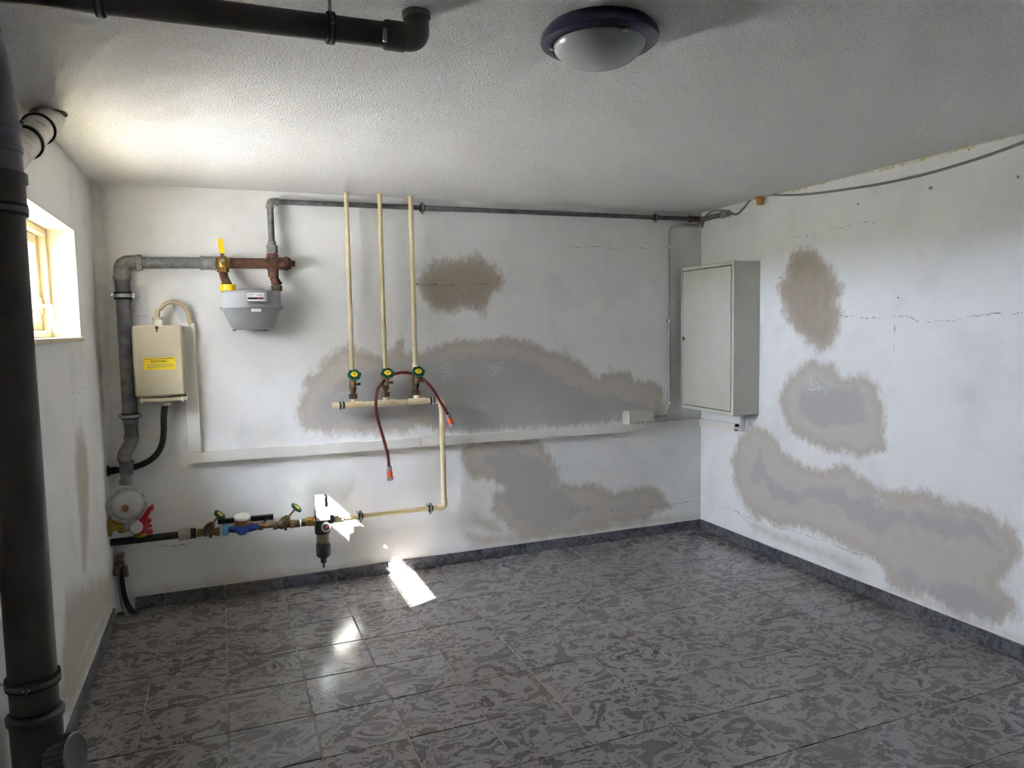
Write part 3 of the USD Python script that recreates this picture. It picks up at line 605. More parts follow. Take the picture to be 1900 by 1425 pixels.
# papers on the wall
t = Thing('paper_sheet', 'creased white paper sheet standing behind the grey riser, with pencil sketch lines', 'paper', (0.1828, -0.004, 1.5124), 'papers on the wall')
pa, pb, pc, pd = map(np.array, ((0.1383, -0.003, 1.7036), (0.228, -0.005, 1.7038), (0.2278, -0.006, 1.5061), (0.1377, -0.004, 1.5048)))
th = V(0, -.0006, 0)
t.part('sheet', hull([pa, pb, pc, pd, pa + th, pb + th, pc + th, pd + th]), paper_m, smooth=False)
sq = np.array((0.1669, -0.01, 1.6233))
t.part('drawing', [cyl(sq + V(-.01, 0, -.06), sq + V(.012, 0, .02), .0012, 6), cyl(sq + V(.0, 0, .0), sq + V(.03, 0, .03), .0008, 6), rbox(sq + V(-.004, 0, -.045), (.008, .001, .014), .0003), rbox(sq + V(.004, 0, -.01), (.006, .001, .012), .0003), rbox(sq + V(.012, 0, -.075), (.09, .0012, .0014), .0003)], grey_print)
t = Thing('paper_sheet', 'smaller curled paper leaf tucked behind the grey riser, in front of the sketched sheet', 'paper', (0.1633, -0.008, 1.5126), 'papers on the wall')
pa, pb, pc = map(np.array, ((0.1443, -0.012, 1.7059), (0.1962, -0.024, 1.6834), (0.1461, -0.01, 1.5129)))
t.part('sheet', hull([pa, pb, pc, pa + th, pb + th, pc + th]), paper_m, smooth=False)
t = Thing('paper_sheet', 'tilted paper slip on the wall behind the beige cable loop', 'paper', (0.3931, -0.004, 1.5376), 'papers on the wall')
pa, pb, pc, pd = map(np.array, ((0.3448, -0.003, 1.6059), (0.429, -0.003, 1.631), (0.4477, -0.004, 1.5312), (0.3865, -0.004, 1.5093)))
t.part('sheet', hull([pa, pb, pc, pd, pa + th, pb + th, pc + th, pd + th]), paper_m, smooth=False)

# service box
BX0, BX1, BZ0, BZ1, BD = .158, .395, 1.135, 1.50, .14
t = Thing('service_box', 'beige enamelled electric service box with a yellow warning sticker', 'electrical box', ((BX0 + BX1) / 2, 0, BZ0))
t.part('body', bbox((BX0 + .008, -.098, BZ0 - .018), (BX1 + .002, 0, BZ1 - .004), .006), beige)
cv = t.part('cover', bbox((BX0, -BD, BZ0 + .005), (BX1 - .006, -.101, BZ1), .008), beige)
t.part('hinge_bar', bbox((BX0 + .02, -BD + .01, BZ0 - .024), (BX1 + .004, -.09, BZ0 - .006), .003), beige)
for xx in (BX0 + .028, BX1 - .022):
    t.part('hinge_knob', [cyl((xx, -BD - .004, BZ0 - .014), (xx, -BD + .03, BZ0 - .014), .0085, 14), bbox((xx - .006, -BD + .002, BZ0 - .03), (xx + .006, -BD + .02, BZ0 - .002), .002)], duct_b)
ky = (BX0 + BX1) / 2 - .003
t.part('cover_screw', [cyl((ky, -BD - .004, BZ1 - .012), (ky, -BD + .002, BZ1 - .012), .008, 14), bbox((ky - .003, -BD - .002, BZ1 - .034), (ky + .003, -BD + .001, BZ1 - .014), .001)], rust, under=cv)
st = t.part('warning_sticker', bbox((.204, -BD - .0007, 1.275), (.352, -BD + .001, 1.338), .0003), yellow_s, 'yellow warning sticker reading ACHTUNG !', under=None)
yy = -BD - .0005
t.part('lettering', letters('ACHTUNG !', .0105, (.237, yy, 1.312), EX, EZ, True, .0008), black_p, under=st, smooth=False)
bars = [(.210, .345, 1.3305, .0035), (.224, .335, 1.3035, .0018), (.222, .348, 1.2985, .0016), (.222, .345, 1.293, .0016), (.222, .340, 1.2885, .0016), (.222, .246, 1.2825, .0018)]
t.part('small_print', [quad_box((a, yy - .0006, z - h / 2), (b, yy + .0003, z + h / 2)) for a, b, z, h in bars], grey_print, under=st, smooth=False)
t.part('cable_gland', [cyl((.277, -.085, BZ1 - .006), (.277, -.085, BZ1 + .03), .022, 20), cyl((.277, -.085, BZ1 + .03), (.277, -.085, BZ1 + .043), .025, 20)], duct_b)
t.part('bottom_flange', [bbox((.24, -.11, BZ0 - .034), (.34, -.06, BZ0 - .016), .004), cyl((.292, -.085, BZ0 - .05), (.292, -.085, BZ0 - .03), .022)], beige)
t = Thing('beige_cable', 'beige cable arching from the service box into the white duct', 'cable', (.277, -.085, BZ1 + .04))
t.part('sheath', tube(smooth_path([(.277, -.085, BZ1 + .035), (.280, -.085, BZ1 + .075), (0.2955, -0.082, 1.5871), (0.3164, -0.078, 1.6091), (0.3543, -0.07, 1.6203), (0.3913, -0.06, 1.6065), (0.4148, -0.045, 1.5732), (0.4228, -0.035, 1.5338), (0.4231, -0.03, 1.4914)], 8), .0105, 16), beige_c)
t = Thing('black_supply_cable', 'thick black supply cable bending from under the service box to the corner', 'cable', (.02, -.07, .75))
t.part('sheath', tube(smooth_path([(.292, -.085, BZ0 - .03), (0.2795, -0.085, 1.0228), (0.2758, -0.084, 0.9525), (0.2617, -0.08, 0.8795), (0.2306, -0.072, 0.827), (0.1785, -0.045, 0.7873), (0.1106, -0.029, 0.765), (0.0506, -0.028, 0.759), (-0.0075, -0.035, 0.7571)], 10), .0155, 20), blackpipe)
t.part('wall_sleeve', [cyl((0.0005, -0.04, 0.7573), (0.0418, -0.036, 0.7612), .019, 16), ring((0.0055, -0.04, 0.7596), EX, .017, .027, .008)], rubber)

# white cable duct
TD = .040
t = Thing('cable_duct', 'short vertical white cable duct beside the beige service box', 'cable duct', (.415, 0, .80))
t.part('duct_lid', bbox((.383, -TD, .822), (.448, -TD + .006, 1.508), .002), duct)
t.part('duct_base', bbox((.385, -TD + .0065, .822), (.446, -.003, 1.506), .001), duct)
t = Thing('cable_duct', 'long white cable duct running across the whole back wall', 'cable duct', (2, 0, .75))
def slab(xa, xb, za, zb, h, d0=-TD, d1=0.0):
    return hull([(x, y, z + dz) for x, z in ((xa, za), (xb, zb)) for y in (d0, d1) for dz in (0, h)])
DZ = lambda x: .765 + (x - .40) * (.738 - .765) / (3.655 - .40)
for a, b in ((.40, 1.655), (1.657, W - .001)):
    t.part('duct_lid', slab(a, b, DZ(a), DZ(b), .055, -TD, -TD + .006), duct)
    t.part('duct_base', slab(a, b, DZ(a) + .003, DZ(b) + .003, .049, -TD + .007, -.003), duct)
t = Thing('short_duct', 'short open-ended cable duct on the right wall under the grey cabinet', 'cable duct', (W, -.3, .74))
y_e = (3.6446, -0.4084, 0.7905)[1]
t.part('duct_lid', hull([(x, y, z + h) for y, z in ((-TD - .001, .739), (y_e, .752)) for x in (W - TD, W - TD + .006) for h in (0, .052)]), duct)
t.part('duct_base', hull([(x, y, z + h) for y, z in ((-TD - .001, .742), (y_e + .004, .755)) for x in (W - TD + .007, W - .003) for h in (0, .046)]), duct_b)
t.part('opening', bbox((W - TD + .008, y_e - .003, .757), (W - .002, y_e + .006, .797), .001), rubber)  # dark block stands for the shaded inside of the open end
for k, (u, yk) in enumerate(((1368, -.455), (1378, -.50))):
    t = Thing('conduit_bend', ['inner grey conduit bend from cabinet bottom into the short duct', 'outer grey conduit bend from cabinet bottom into the short duct'][k], 'conduit', (W - .03 - .01 * k, yk, .84), 'conduit bends under the cabinet')
    t.part('tube', tube(fillet([(W - .016 - .021 * k, yk, .884), (W - .016 - .021 * k, yk, .775 - .004 * k), (W - .016 - .021 * k, y_e - .004, .776)], .045), .0095, 14), conduit_m)

# grey wall cabinet
CY0, CY1, CZ0, CZ1, CX = -.596, -.045, .884, 1.836, W - .20
t = Thing('wall_cabinet', 'tall light grey steel cabinet hung on the right wall by the corner', 'cabinet', (W, (CY0 + CY1) / 2, CZ0))
t.part('case', [bbox((CX, CY0, CZ0), (W - .0005, CY0 + .022, CZ1), .002), bbox((CX, CY1 - .022, CZ0), (W - .0005, CY1, CZ1), .002), bbox((CX, CY0 + .02, CZ1 - .022), (W - .0005, CY1 - .02, CZ1), .002), bbox((CX, CY0 + .02, CZ0), (W - .0005, CY1 - .02, CZ0 + .022), .002), bbox((CX + .12, CY0 + .02, CZ0 + .02), (W - .0005, CY1 - .02, CZ1 - .02), .001)], cab_m)
t.part('gasket', border(CX + .012, CX + .03, CY0 + .0215, CY1 - .0215, CZ0 + .0215, CZ1 - .0215, .02), rubber)  # dark strip added behind the door gap to deepen its shadow line
dr = t.part('door', bbox((CX - .001, CY0 + .027, CZ0 + .027), (CX + .018, CY1 - .027, CZ1 - .027), .0015), cab_m)
lk = (3.489, -0.0796, 1.3588)
t.part('lock', [ring((CX - .002, lk[1], lk[2]), EX, .0085, .0125, .006, 24), cyl((CX - .003, lk[1], lk[2]), (CX + .004, lk[1], lk[2]), .0088, 20), rbox((CX - .004, lk[1], lk[2]), (.004, .003, .013), .0006)], zinc_dull, under=dr)

# junction box, conduit with clips, wall cable, ochre cap
jx0, jx1, jz0 = (3.0559, -0.09, 0.8206)[0], (3.2434, -0.09, 0.8155)[0], DZ(3.2) + .056
t = Thing('junction_box', 'small grey junction box with open right end on top of the white duct', 'junction box', ((jx0 + jx1) / 2, 0, jz0))
prof = sg.Polygon([(0, .008), (.006, 0), (.085, 0), (.094, .012), (.094, .07), (.08, .088), (.02, .088), (0, .07)])
t.part('housing', extrude(prof, jx1 - jx0, (jx1, -.003, jz0 + .002), (0, -1, 0), (0, 0, 1)), cab_m, smooth=30)
t.part('end_plate', hull([(jx0 - .004, -.003 - a, jz0 + .002 + b) for a, b in prof.exterior.coords] + [(jx0, -.003 - a, jz0 + .002 + b) for a, b in prof.exterior.coords]), cab_s)
for xx in (jx0 + .06, jx0 + .095):
    t.part('screw_hole', cyl((xx, -.0985, jz0 + .014), (xx, -.096, jz0 + .014), .004, 10), rubber)
cxx = (3.4204, -0.012, 1.4626)[0]
t = Thing('conduit', 'thin grey conduit running up the back wall near the right corner', 'conduit', (cxx, 0, .85))
ztop = (3.477, -0.012, 2.1145)[2]
t.part('tube', tube(fillet([(jx1 + .002, -.03, jz0 + .03), (cxx - .02, -.02, jz0 + .03), (cxx, -.012, jz0 + .09), (cxx, -.012, ztop), (W - .10, -.012, ztop + .012)], .05), .0078, 14), conduit_m)
t.part('sleeve', cyl((W - .16, -.014, ztop + .011), (W - .035, -.014, ztop + .012), .011, 14), conduit_m)
CLIP = None
for k, (lab, zz) in enumerate((('top clip holding the thin grey conduit', (3.4122, -0.012, 1.9792)[2]), ('middle clip holding the thin grey conduit', (3.4161, -0.012, 1.481)[2]), ('bottom clip holding the thin grey conduit, just above the duct', (3.4069, -0.012, 0.9192)[2]))):
    if CLIP is None:
        CLIP = Thing('conduit_clip', lab, 'clip', (cxx, 0, zz), 'clips on the grey conduit')
        CLIP.part('saddle', [ring((cxx, -.012, zz), EZ, .008, .0105, .016, 20), bbox((cxx - .034, -.009, zz - .008), (cxx - .008, 0, zz + .008), .002)], duct)
        CLIP.part('nail', cyl((cxx - .023, -.0115, zz), (cxx - .023, -.006, zz), .004, 10), zinc)
    else:
        CLIP.copy((cxx, 0, zz), lab, 'clips on the grey conduit')
t = Thing('wall_cable', 'thin grey cable sagging along the top of the right wall', 'cable', (W, -1, 2.1))
t.part('sheath', tube(smooth_path([(W - .045, -.012, ztop + .012), (W - .012, -.016, ztop + .03), (W - .008, -.02, 2.12), (3.6816, -0.0626, 2.1908), (3.6816, -0.1613, 2.2102), (3.6826, -0.2774, 2.1891), (3.6836, -0.3677, 2.1533), (3.6826, -0.4413, 2.1794), (3.6776, -0.5321, 2.2278), (3.6776, -0.6476, 2.2278), (3.6796, -0.9249, 2.182), (3.6796, -1.1994, 2.1568), (3.6796, -1.4969, 2.1408), (3.6796, -1.752, 2.1408), (3.6796, -1.9777, 2.1561), (3.6796, -2.1396, 2.1756), (3.6796, -2.3003, 2.2051)], 6), .0062, 10), cable_m)
oc = (3.6596, -0.6214, 2.2023)
t = Thing('ochre_cap', 'small ochre plastic cap at the ceiling line of the right wall', 'cap', oc)
t.part('cup', lathe([(0, -.030), (.017, -.030), (.019, -.026), (.021, .004), (.027, .006), (.029, .012), (.029, .028), (0, .028)], oc, EZ, 24), ochre)
t.part('stem', cyl((oc[0], oc[1], oc[2]), (W - .001, oc[1], oc[2]), .006, 10), ochre)

# long grey gas pipe under the ceiling
z1, z2 = 2.158, 2.166
t = Thing('ceiling_gas_pipe', 'slim galvanised pipe climbing from the meter and running along the top of the back wall', 'gas pipe', (.84, -.04, 1.8))
vx = .852
t.part('horizontal_pipe', cyl((vx + .02, -.045, z1), (W - .13, -.045, z2), .0138, 20), galv_dark)
t.part('elbow', [tube(fillet([(vx, -.055, z1 - .04), (vx, -.05, z1 + .001), (vx + .045, -.045, z1)], .03), .0185, 20), ring((vx, -.055, z1 - .03), EZ, .014, .022, .012), ring((vx + .036, -.045, z1), EX, .012, .021, .012)], cast)
t.part('vertical_pipe', cyl((vx, -.068, 1.90), (vx, -.055, z1 - .02), .0165, 22), galv)
t.part('union', [hexnut((vx, -.068, 1.883), (vx, -.068, 1.922), .0295), cyl((vx, -.068, 1.86), (vx, -.068, 1.945), .0215, 22)], cast)
t.part('rusty_coupling', [cyl((W - .135, -.045, z2), (W - .06, -.045, z2), .0185, 20), ring((W - .125, -.045, z2), EX, .014, .023, .012)], rust)
t.part('corner_elbow', [tube(fillet([(W - .08, -.045, z2), (W - .035, -.045, z2), (W - .035, -.10, z2)], .03), .0185, 20)], galv_dark)
ye = (3.6546, -0.3347, 2.157)[1]
t.part('end_pipe', cyl((W - .035, -.08, z2), (W - .035, ye + .06, z2), .0165, 20), galv_dark)
t.part('end_cap', [cyl((W - .035, ye + .065, z2), (W - .035, ye, z2), .021, 20), ring((W - .035, ye + .06, z2), EY, .015, .024, .012)], cast)
clamp('small clamp on the slim ceiling pipe, right of the cream risers', ((1.6965, -0.045, 2.1592)[0], -.045, 2.159), EX, .0138, EY, .045, EZ, w=.02)
clamp('small clamp on the slim ceiling pipe, near the right corner', ((3.2887, -0.045, 2.1604)[0], -.045, 2.1645), EX, .0138, EY, .045, EZ, w=.02)

# rusty header, gas valve, meter
t = Thing('rusty_gas_header', 'rusty brown gas pipe above the meter with a cross fitting and plugged end', 'gas pipe', (.75, GY, 1.823))
t.part('pipe', cyl((.56, GY, 1.821), ((0.5997, -0.075, 1.8252)[0] - .034, GY, 1.8215), .028, 28), rust)
t.part('pipe', cyl(((0.5997, -0.075, 1.8252)[0] + .034, GY, 1.822), (.90, GY, 1.824), .028, 28), rust)
t.part('cross_fitting', [cyl((vx, GY, 1.752), (vx, GY, 1.866), .0275, 24), ring((vx, GY, 1.866), EZ, .02, .03, .018), cyl((.82, GY, 1.824), (.925, GY, 1.824), .034, 24), ring((.922, GY, 1.824), EX, .027, .038, .014), lathe([(0, 0), (.02, 0), (.017, .014), (0, .016)], (vx, GY - .027, 1.82), -EY, 16)], rust)
t.part('plug', [cyl((.92, GY, 1.824), (.945, GY, 1.824), .03, 24), rbox((.952, GY, 1.824), (.03, .03, .03), .003)], rust)
t.part('down_bend', [tube(smooth_path([(vx, GY, 1.765), (vx + .004, GY - .012, 1.74), (vx + .012, GY - .036, 1.722), (vx + .012, GY - .04, 1.709)], 6), .022, 20), ring((vx + .012, GY - .04, 1.717), EZ, .018, .0275, .014)], rust)

mx0, mx1, my, mzt, mzf, mzb = .585, .878, -.13, 1.674, 1.586, 1.470
vc = (0.5997, -0.075, 1.8252)
t = Thing('gas_valve', 'brass gas ball valve with an upright yellow lever above the meter', 'valve', vc)
t.part('body', [lathe([(0, -.042), (.022, -.042), (.025, -.036), (.025, -.02), (.029, -.012), (.03, 0), (.029, .012), (.024, .02), (.02, .03), (0, .03)], (vc[0], -.085, vc[2]), EZ, 24), hexnut((vc[0], -.085, vc[2] - .052), (vc[0], -.085, vc[2] - .028), .03), cyl((vc[0], -.085, vc[2] + .005), (vc[0], -.135, vc[2] + .005), .014, 16), cyl((vc[0] - .0335, GY, 1.822), (vc[0] + .0335, GY, 1.822), .031, 22)], brass)
t.part('stem_nut', hexnut((vc[0], -.134, vc[2] + .005), (vc[0], -.146, vc[2] + .005), .0105), zinc)
l0, l1, l2 = np.array((0.6026, -0.14, 1.8335)), np.array((0.5992, -0.145, 1.8716)), np.array((0.592, -0.15, 1.9397))
t.part('lever_arm', hull([l0 + V(s * .008, y, -.01) for s in (-1, 1) for y in (-.002, .002)] + [l1 + V(s * .009, y, 0) for s in (-1, 1) for y in (-.002, .002)]), bronze)
t.part('lever_grip', hull([l1 + V(s * .0135, y, -.006) for s in (-1, 1) for y in (-.005, .005)] + [l2 + V(s * .0125, y, 0) for s in (-1, 1) for y in (-.005, .005)]), yellow_p, 'flat yellow lever grip')
t.part('rusty_nipple', [tube(smooth_path([(vc[0], -.085, vc[2] - .05), (vc[0] + .005, -.09, vc[2] - .08), (vc[0] + .014, -.105, vc[2] - .105), (vc[0] + .016, -.12, vc[2] - .13)], 6), .0215, 20), ring((vc[0] + .015, -.11, vc[2] - .112), EZ, .018, .0255, .012)], rust)

t = Thing('gas_meter', 'silver grey gas meter with counter window on the back wall', 'gas meter', ((mx0 + mx1) / 2, my, mzb))
def shell(rows, arch=0.0):
    """Chamfered box sections stacked: rows of (z, half width, half depth, chamfer)."""
    cx = (mx0 + mx1) / 2
    vv = []
    for z, w, d, ch in rows:
        o = [(-w, -d + ch * .7), (-w + ch * 1.6, -d), (w - ch * 1.6, -d), (w, -d + ch * .7), (w, d - .01), (w - .01, d), (-w + .01, d), (-w, d - .01)]
        vv += [(cx + a, my + b, z) for a, b in o]
    return hull(vv)
t.part('upper_shell', [shell([(mzf, .147, .08, .062), (mzt - .012, .146, .079, .062), (mzt, .138, .072, .055)]), shell([(mzt - .01, .09, .06, .03), (mzt + .010, .06, .045, .03)])], meter_m, smooth=25)
t.part('lower_shell', shell([(mzf, .147, .08, .058), (mzb + .02, .108, .062, .042), (mzb + .004, .098, .052, .035), (mzb, .086, .042, .03)]), meter_m, smooth=25)
t.part('seam_flange', shell([(mzf - .003, .157, .088, .066), (mzf + .003, .157, .088, .066)]), meter_m, smooth=25)
cy = my - .08
dx0, dx1, dz0, dz1 = .706, .806, 1.612, 1.664
cb = t.part('counter_housing', bbox((dx0, cy - .016, dz0), (dx1, cy + .01, dz1), .003), meter_d)
t.part('nameplate', quad_box((dx0 + .004, cy - .0168, dz0 + .006), (dx1 - .014, cy - .0155, dz1 - .005)), white_p, under=cb, smooth=False)
t.part('number_wheels', quad_box((dx0 + .006, cy - .0176, dz0 + .013), (dx1 - .017, cy - .0162, dz0 + .024)), black_p, under=cb, smooth=False)
t.part('decimal_wheels', quad_box((dx0 + .052, cy - .0182, dz0 + .0135), (dx0 + .071, cy - .0168, dz0 + .0235)), red_p, under=cb, smooth=False)
t.part('printed_lines', [quad_box((a, cy - .0174, z), (b, cy - .016, z + .0022)) for a, b, z in ((dx0 + .007, dx0 + .03, dz0 + .036), (dx0 + .052, dx0 + .082, dz0 + .037), (dx0 + .052, dx0 + .078, dz0 + .031), (dx0 + .012, dx0 + .04, dz0 + .0405), (dx0 + .007, dx0 + .025, dz0 + .029))] + [quad_box((dx0 + .0765, cy - .0182, dz0 + .015), (dx0 + .0805, cy - .0168, dz0 + .022))], grey_print, under=cb, smooth=False)
t.part('seal_screw', cyl((dx1 + .001, cy - .006, dz0 + .024), (dx1 + .012, cy - .006, dz0 + .022), .0022, 8), zinc, under=cb)
t.part('small_label', quad_box((.726, cy + .001, 1.562), (.774, cy + .0035, 1.578)), white_p, smooth=False)
for xx in (.64, .80):
    t.part('foot', lathe([(0, -.006), (.008, -.006), (.01, 0), (0, .002)], (xx, my, mzb), EZ, 12), meter_m)
t.part('collar_nut', [cyl((vc[0] + .02, -.125, mzt - .004), (vc[0] + .02, -.125, mzt + .033), .039, 32), ring((vc[0] + .02, -.125, mzt + .028), EZ, .02, .0405, .008)], yellow_p, 'yellow plastic collar on the left connection')
t.part('union_nut', [hexnut((vx + .012, -.112, mzt + .002), (vx + .012, -.112, mzt + .03), .0285), cyl((vx + .012, -.112, mzt - .006), (vx + .012, -.112, mzt + .034), .02)], bronze)

# ------------------------------------------------------------------ cream water pipes
PY = -.085
PX = [round(((1.2473, -0.085, 2.2191)[0] + (1.2611, -0.085, 1.2213)[0]) / 2, 4), round(((1.4348, -0.085, 2.2196)[0] + (1.447, -0.085, 1.2138)[0]) / 2, 4), round(((1.6162, -0.085, 2.2165)[0] + (1.6231, -0.085, 1.2067)[0]) / 2, 4)]
ZV = [(1.2594, -0.085, 1.1724)[2], (1.441, -0.085, 1.1736)[2], (1.6221, -0.085, 1.1751)[2]]
MZ0, MZ1 = (1.1361, -0.095, 1.0361)[2], (1.7725, -0.095, 1.0346)[2]
names = ['leftmost of the three slim cream risers, from its valve to the ceiling', 'middle one of the three slim cream risers, yellower than its neighbours', 'rightmost of the three cream risers, slightly thicker than the others']
for k in range(3):
    r = (.0122, .0118, .0138)[k]
    t = Thing('water_riser_pipe', names[k], 'water pipe', (PX[k], PY, ZV[k]), 'cream water risers')
    t.part('pipe', cyl((PX[k], PY, ZV[k] - .01), (PX[k], PY, H - .0005), r, 20), (ivory, ivory_y, ivory)[k])
    t.part('ceiling_collar', lathe([(r, 0), (r + .004, 0), (r + .005, .01), (r, .012), (r, 0)], (PX[k], PY, H - .0125), EZ, 20), (ivory, ivory_y, ivory)[k])
    if k == 2:
        t.part('reducer', [cyl((PX[k], PY, ZV[k] + .01), (PX[k], PY, ZV[k] + .085), r + .004, 20)], ivory)

def handwheel(th_, c, nrm, R=.036, under=None):
    """Lobed green wheel with spokes and a yellow hub disc."""
    Fm = frame(nrm, (.3, 0, 1)); xa, ya = Fm[:, 0], Fm[:, 1]
    a = np.linspace(0, 2 * np.pi, 72, endpoint=False)
    outer = np.c_[np.cos(a), np.sin(a)] * (R * (1 + .07 * np.cos(6 * a)))[:, None]
    o = sg.Polygon(outer)
    inner = sg.Point(0, 0).buffer(R * .62)
    rim = o.difference(inner)
    spokes = shapely.union_all([sg.LineString([(0, 0), (R * .8 * math.cos(q), R * .8 * math.sin(q))]).buffer(R * .14) for q in (0.3, 0.3 + 2.094, 0.3 + 4.188)] + [sg.Point(0, 0).buffer(R * .36)])
    w = th_.part('handwheel', [extrude(rim, .010, V(*c) - nrm * .005, xa, ya), extrude(o.buffer(-.003).difference(inner.buffer(.003)), .014, V(*c) - nrm * .007, xa, ya), extrude(spokes.intersection(inner.buffer(.003)), .007, V(*c) - nrm * .004, xa, ya)], green_w, 'green lobed handwheel', under=under)
    th_.part('hub', [lathe([(0, 0), (R * .5, 0), (R * .5, .003), (R * .42, .004), (0, .0045)], V(*c) + nrm * .004, nrm, 24), ], yellow_p, 'yellow hub disc', under=w)
    th_.part('hub_screw', [lathe([(0, 0), (R * .13, 0), (R * .1, .002), (0, .0022)], V(*c) + nrm * .0084, nrm, 14), ring(V(*c) + nrm * .0085, nrm, R * .2, R * .24, .001, 20)], brass, under=w)

vb = V(PX[0], PY, ZV[0])
vlab = ['leftmost green stop valve under the cream risers, clear of the hose', 'middle green stop valve under the cream risers, left end of the hose arch', 'rightmost green stop valve under the cream risers, right end of the hose arch']
zb = MZ0 + .03
def stop_valve(p, lab, grp):
    t = Thing('stop_valve', lab, 'valve', p, grp)
    z = p[2]; x = p[0]
    t.part('body', [lathe([(0, -.085), (.012, -.085), (.013, -.07), (.0185, -.055), (.0205, -.025), (.018, -.005), (.016, .004), (0, .004)], p, EZ, 22)], bronze)
    t.part('union_nut', hexnut(p + V(0, 0, -.104), p + V(0, 0, -.076), .0235), bronze)
    t.part('top_nut', hexnut(p + V(0, 0, -.008), p + V(0, 0, .016), .02), brass_dull)
    nrm = unit((-.02, -.72, .70)); s = p + V(0, -.008, -.03)
    t.part('bonnet', [cyl(s, s + nrm * .05, .0145, 18), hexnut(s + nrm * .042, s + nrm * .058, .0165), cyl(s + nrm * .05, s + nrm * .098, .0055, 12)], brass_dull)
    t.part('drain_cock', [cyl(p + V(.012, -.012, -.022), p + V(.042, -.02, -.02), .0055, 10), hexnut(p + V(.028, -.016, -.021), p + V(.036, -.018, -.02), .009)], bronze)
    handwheel(t, s + nrm * .095, nrm)
    return t
base_v = stop_valve(vb, vlab[0], 'green stop valves')
for k in (1, 2):
    base_v.copy((PX[k], PY, ZV[k]), vlab[k], 'green stop valves')

MX0, MX1 = (1.1361, -0.095, 1.0361)[0], round(((1.771, -0.095, 0.9768)[0] + (1.7688, -0.095, 0.3912)[0]) / 2, 4)
MZ = lambda x: MZ0 + (x - MX0) * (MZ1 - MZ0) / (MX1 - MX0)
MY = -.095
t = Thing('water_manifold', 'cream plastic manifold with three tees, dropping at its right end to the floor line', 'water pipe', (MX0, MY, MZ0))
t.part('header_pipe', cyl((MX0 + .02, MY, MZ0), (MX1 - .02, MY, MZ1), .0155, 22), ivory)
t.part('end_cap', cyl((MX0, MY, MZ0), (MX0 + .04, MY, MZ0), .0195, 22), ivory)
for k in range(3):
    zt = ZV[k] - .098
    t.part('tee', [cyl((PX[k] - .052, MY, MZ(PX[k] - .052)), (PX[k] + .052, MY, MZ(PX[k] + .052)), .0195, 22), cyl((PX[k], MY + .004, MZ(PX[k])), (PX[k], PY, MZ(PX[k]) + .045), .0175, 20), cyl((PX[k], PY, MZ(PX[k]) + .03), (PX[k], PY, zt), .0135, 18)], ivory)
zl = (1.7688, -0.095, 0.3912)[2]
t.part('corner_elbow', [tube(fillet([(MX1 - .045, MY, MZ1), (MX1, MY, MZ1), (MX1, MY, MZ1 - .045)], .018), .0195, 22)], ivory)
t.part('drop_pipe', cyl((MX1, MY, MZ1 - .02), (MX1, MY, zl + .02), .0158, 22), ivory)
t.part('bottom_elbow', [tube(fillet([(MX1, MY, zl + .045), (MX1, MY, zl), (MX1 - .045, MY, zl)], .02), .0195, 22)], ivory)
RS, RE = V(MX1, MY, zl), V(*(1.1464, -0.13, 0.3986))
t.part('return_pipe', cyl((MX1 - .02, MY, zl), RE, .0135, 22), ivory_y)
t.part('adapter', [cyl(RE + (RS - RE) * .035, RE - (RS - RE) * .045, .0195, 22)], ivory)
clamp('zinc clamp near the capped left end of the cream manifold', ((1.1869, -0.095, 1.0392)[0], MY, MZ0), EX, .0155, EY, .095, EZ, w=.022)
clamp('zinc clamp at the right end of the cream manifold, above the elbow', ((1.7131, -0.095, 1.0347)[0], MY, MZ1), EX, .0155, EY, .095, EZ, w=.022)
for lab, u in (('zinc clamp on the low cream pipe, next to the bottom elbow', (1.6821, -0.095, 0.391)[0]), ('zinc clamp on the low cream pipe, in the sun patch right of the filter', (1.2643, -0.13, 0.402)[0])):
    q = RS + (RE - RS) * ((u - RS[0]) / (RE[0] - RS[0]))
    clamp(lab, q, RE - RS, .0135, EY, -q[1], EZ, w=.02)


# red hose hung over two valves
t = Thing('red_hose', 'dark red rubber hose slung over two green valves', 'hose', (1.4355, -0.146, 0.6285))
hp = [(1.4356, -0.136, 0.6644), (1.4301, -0.138, 0.7403), (1.4143, -0.141, 0.8091), (1.394, -0.144, 0.8901), (1.3758, -0.148, 0.9597), (1.3695, -0.152, 1.0158), (1.3697, -0.156, 1.0725), (1.3794, -0.156, 1.1166), (1.4022, -0.148, 1.1485), (1.4355, -0.126, 1.1763), (1.4626, -0.118, 1.1932), (1.487, -0.122, 1.2017), (1.516, -0.126, 1.2069), (1.5446, -0.126, 1.2073), (1.5803, -0.122, 1.201), (1.6077, -0.118, 1.1902), (1.6483, -0.126, 1.167), (1.6767, -0.148, 1.1389), (1.7093, -0.154, 1.0944), (1.7437, -0.152, 1.0349), (1.7734, -0.148, 0.9865), (1.7947, -0.144, 0.9468)]
t.part('tube', tube(smooth_path(hp, 6), .0085, 16), hose_m)
def connector(a, b):
    a, b = np.array(a), np.array(b); d = b - a; L = np.linalg.norm(d); u = d / L
    t.part('connector_collar', lathe([(0, 0), (.013, 0), (.0145, .004), (.0145, L * .26), (.012, L * .3), (0, L * .3)], a, u, 20), grey_con)
    t.part('connector_grip', lathe([(0, L * .3), (.012, L * .3), (.0165, L * .4), (.0155, L * .62), (.017, L * .76), (0, L * .76)], a, u, 20), orange, 'orange connector grip')
    t.part('connector_end', lathe([(0, L * .76), (.0185, L * .76), (.0185, L * .96), (.016, L), (0, L)], a, u, 20), grey_con)
connector((1.4359, -0.136, 0.6737), (1.4396, -0.136, 0.5917))
connector((1.7922, -0.144, 0.9518), (1.8177, -0.141, 0.8793))

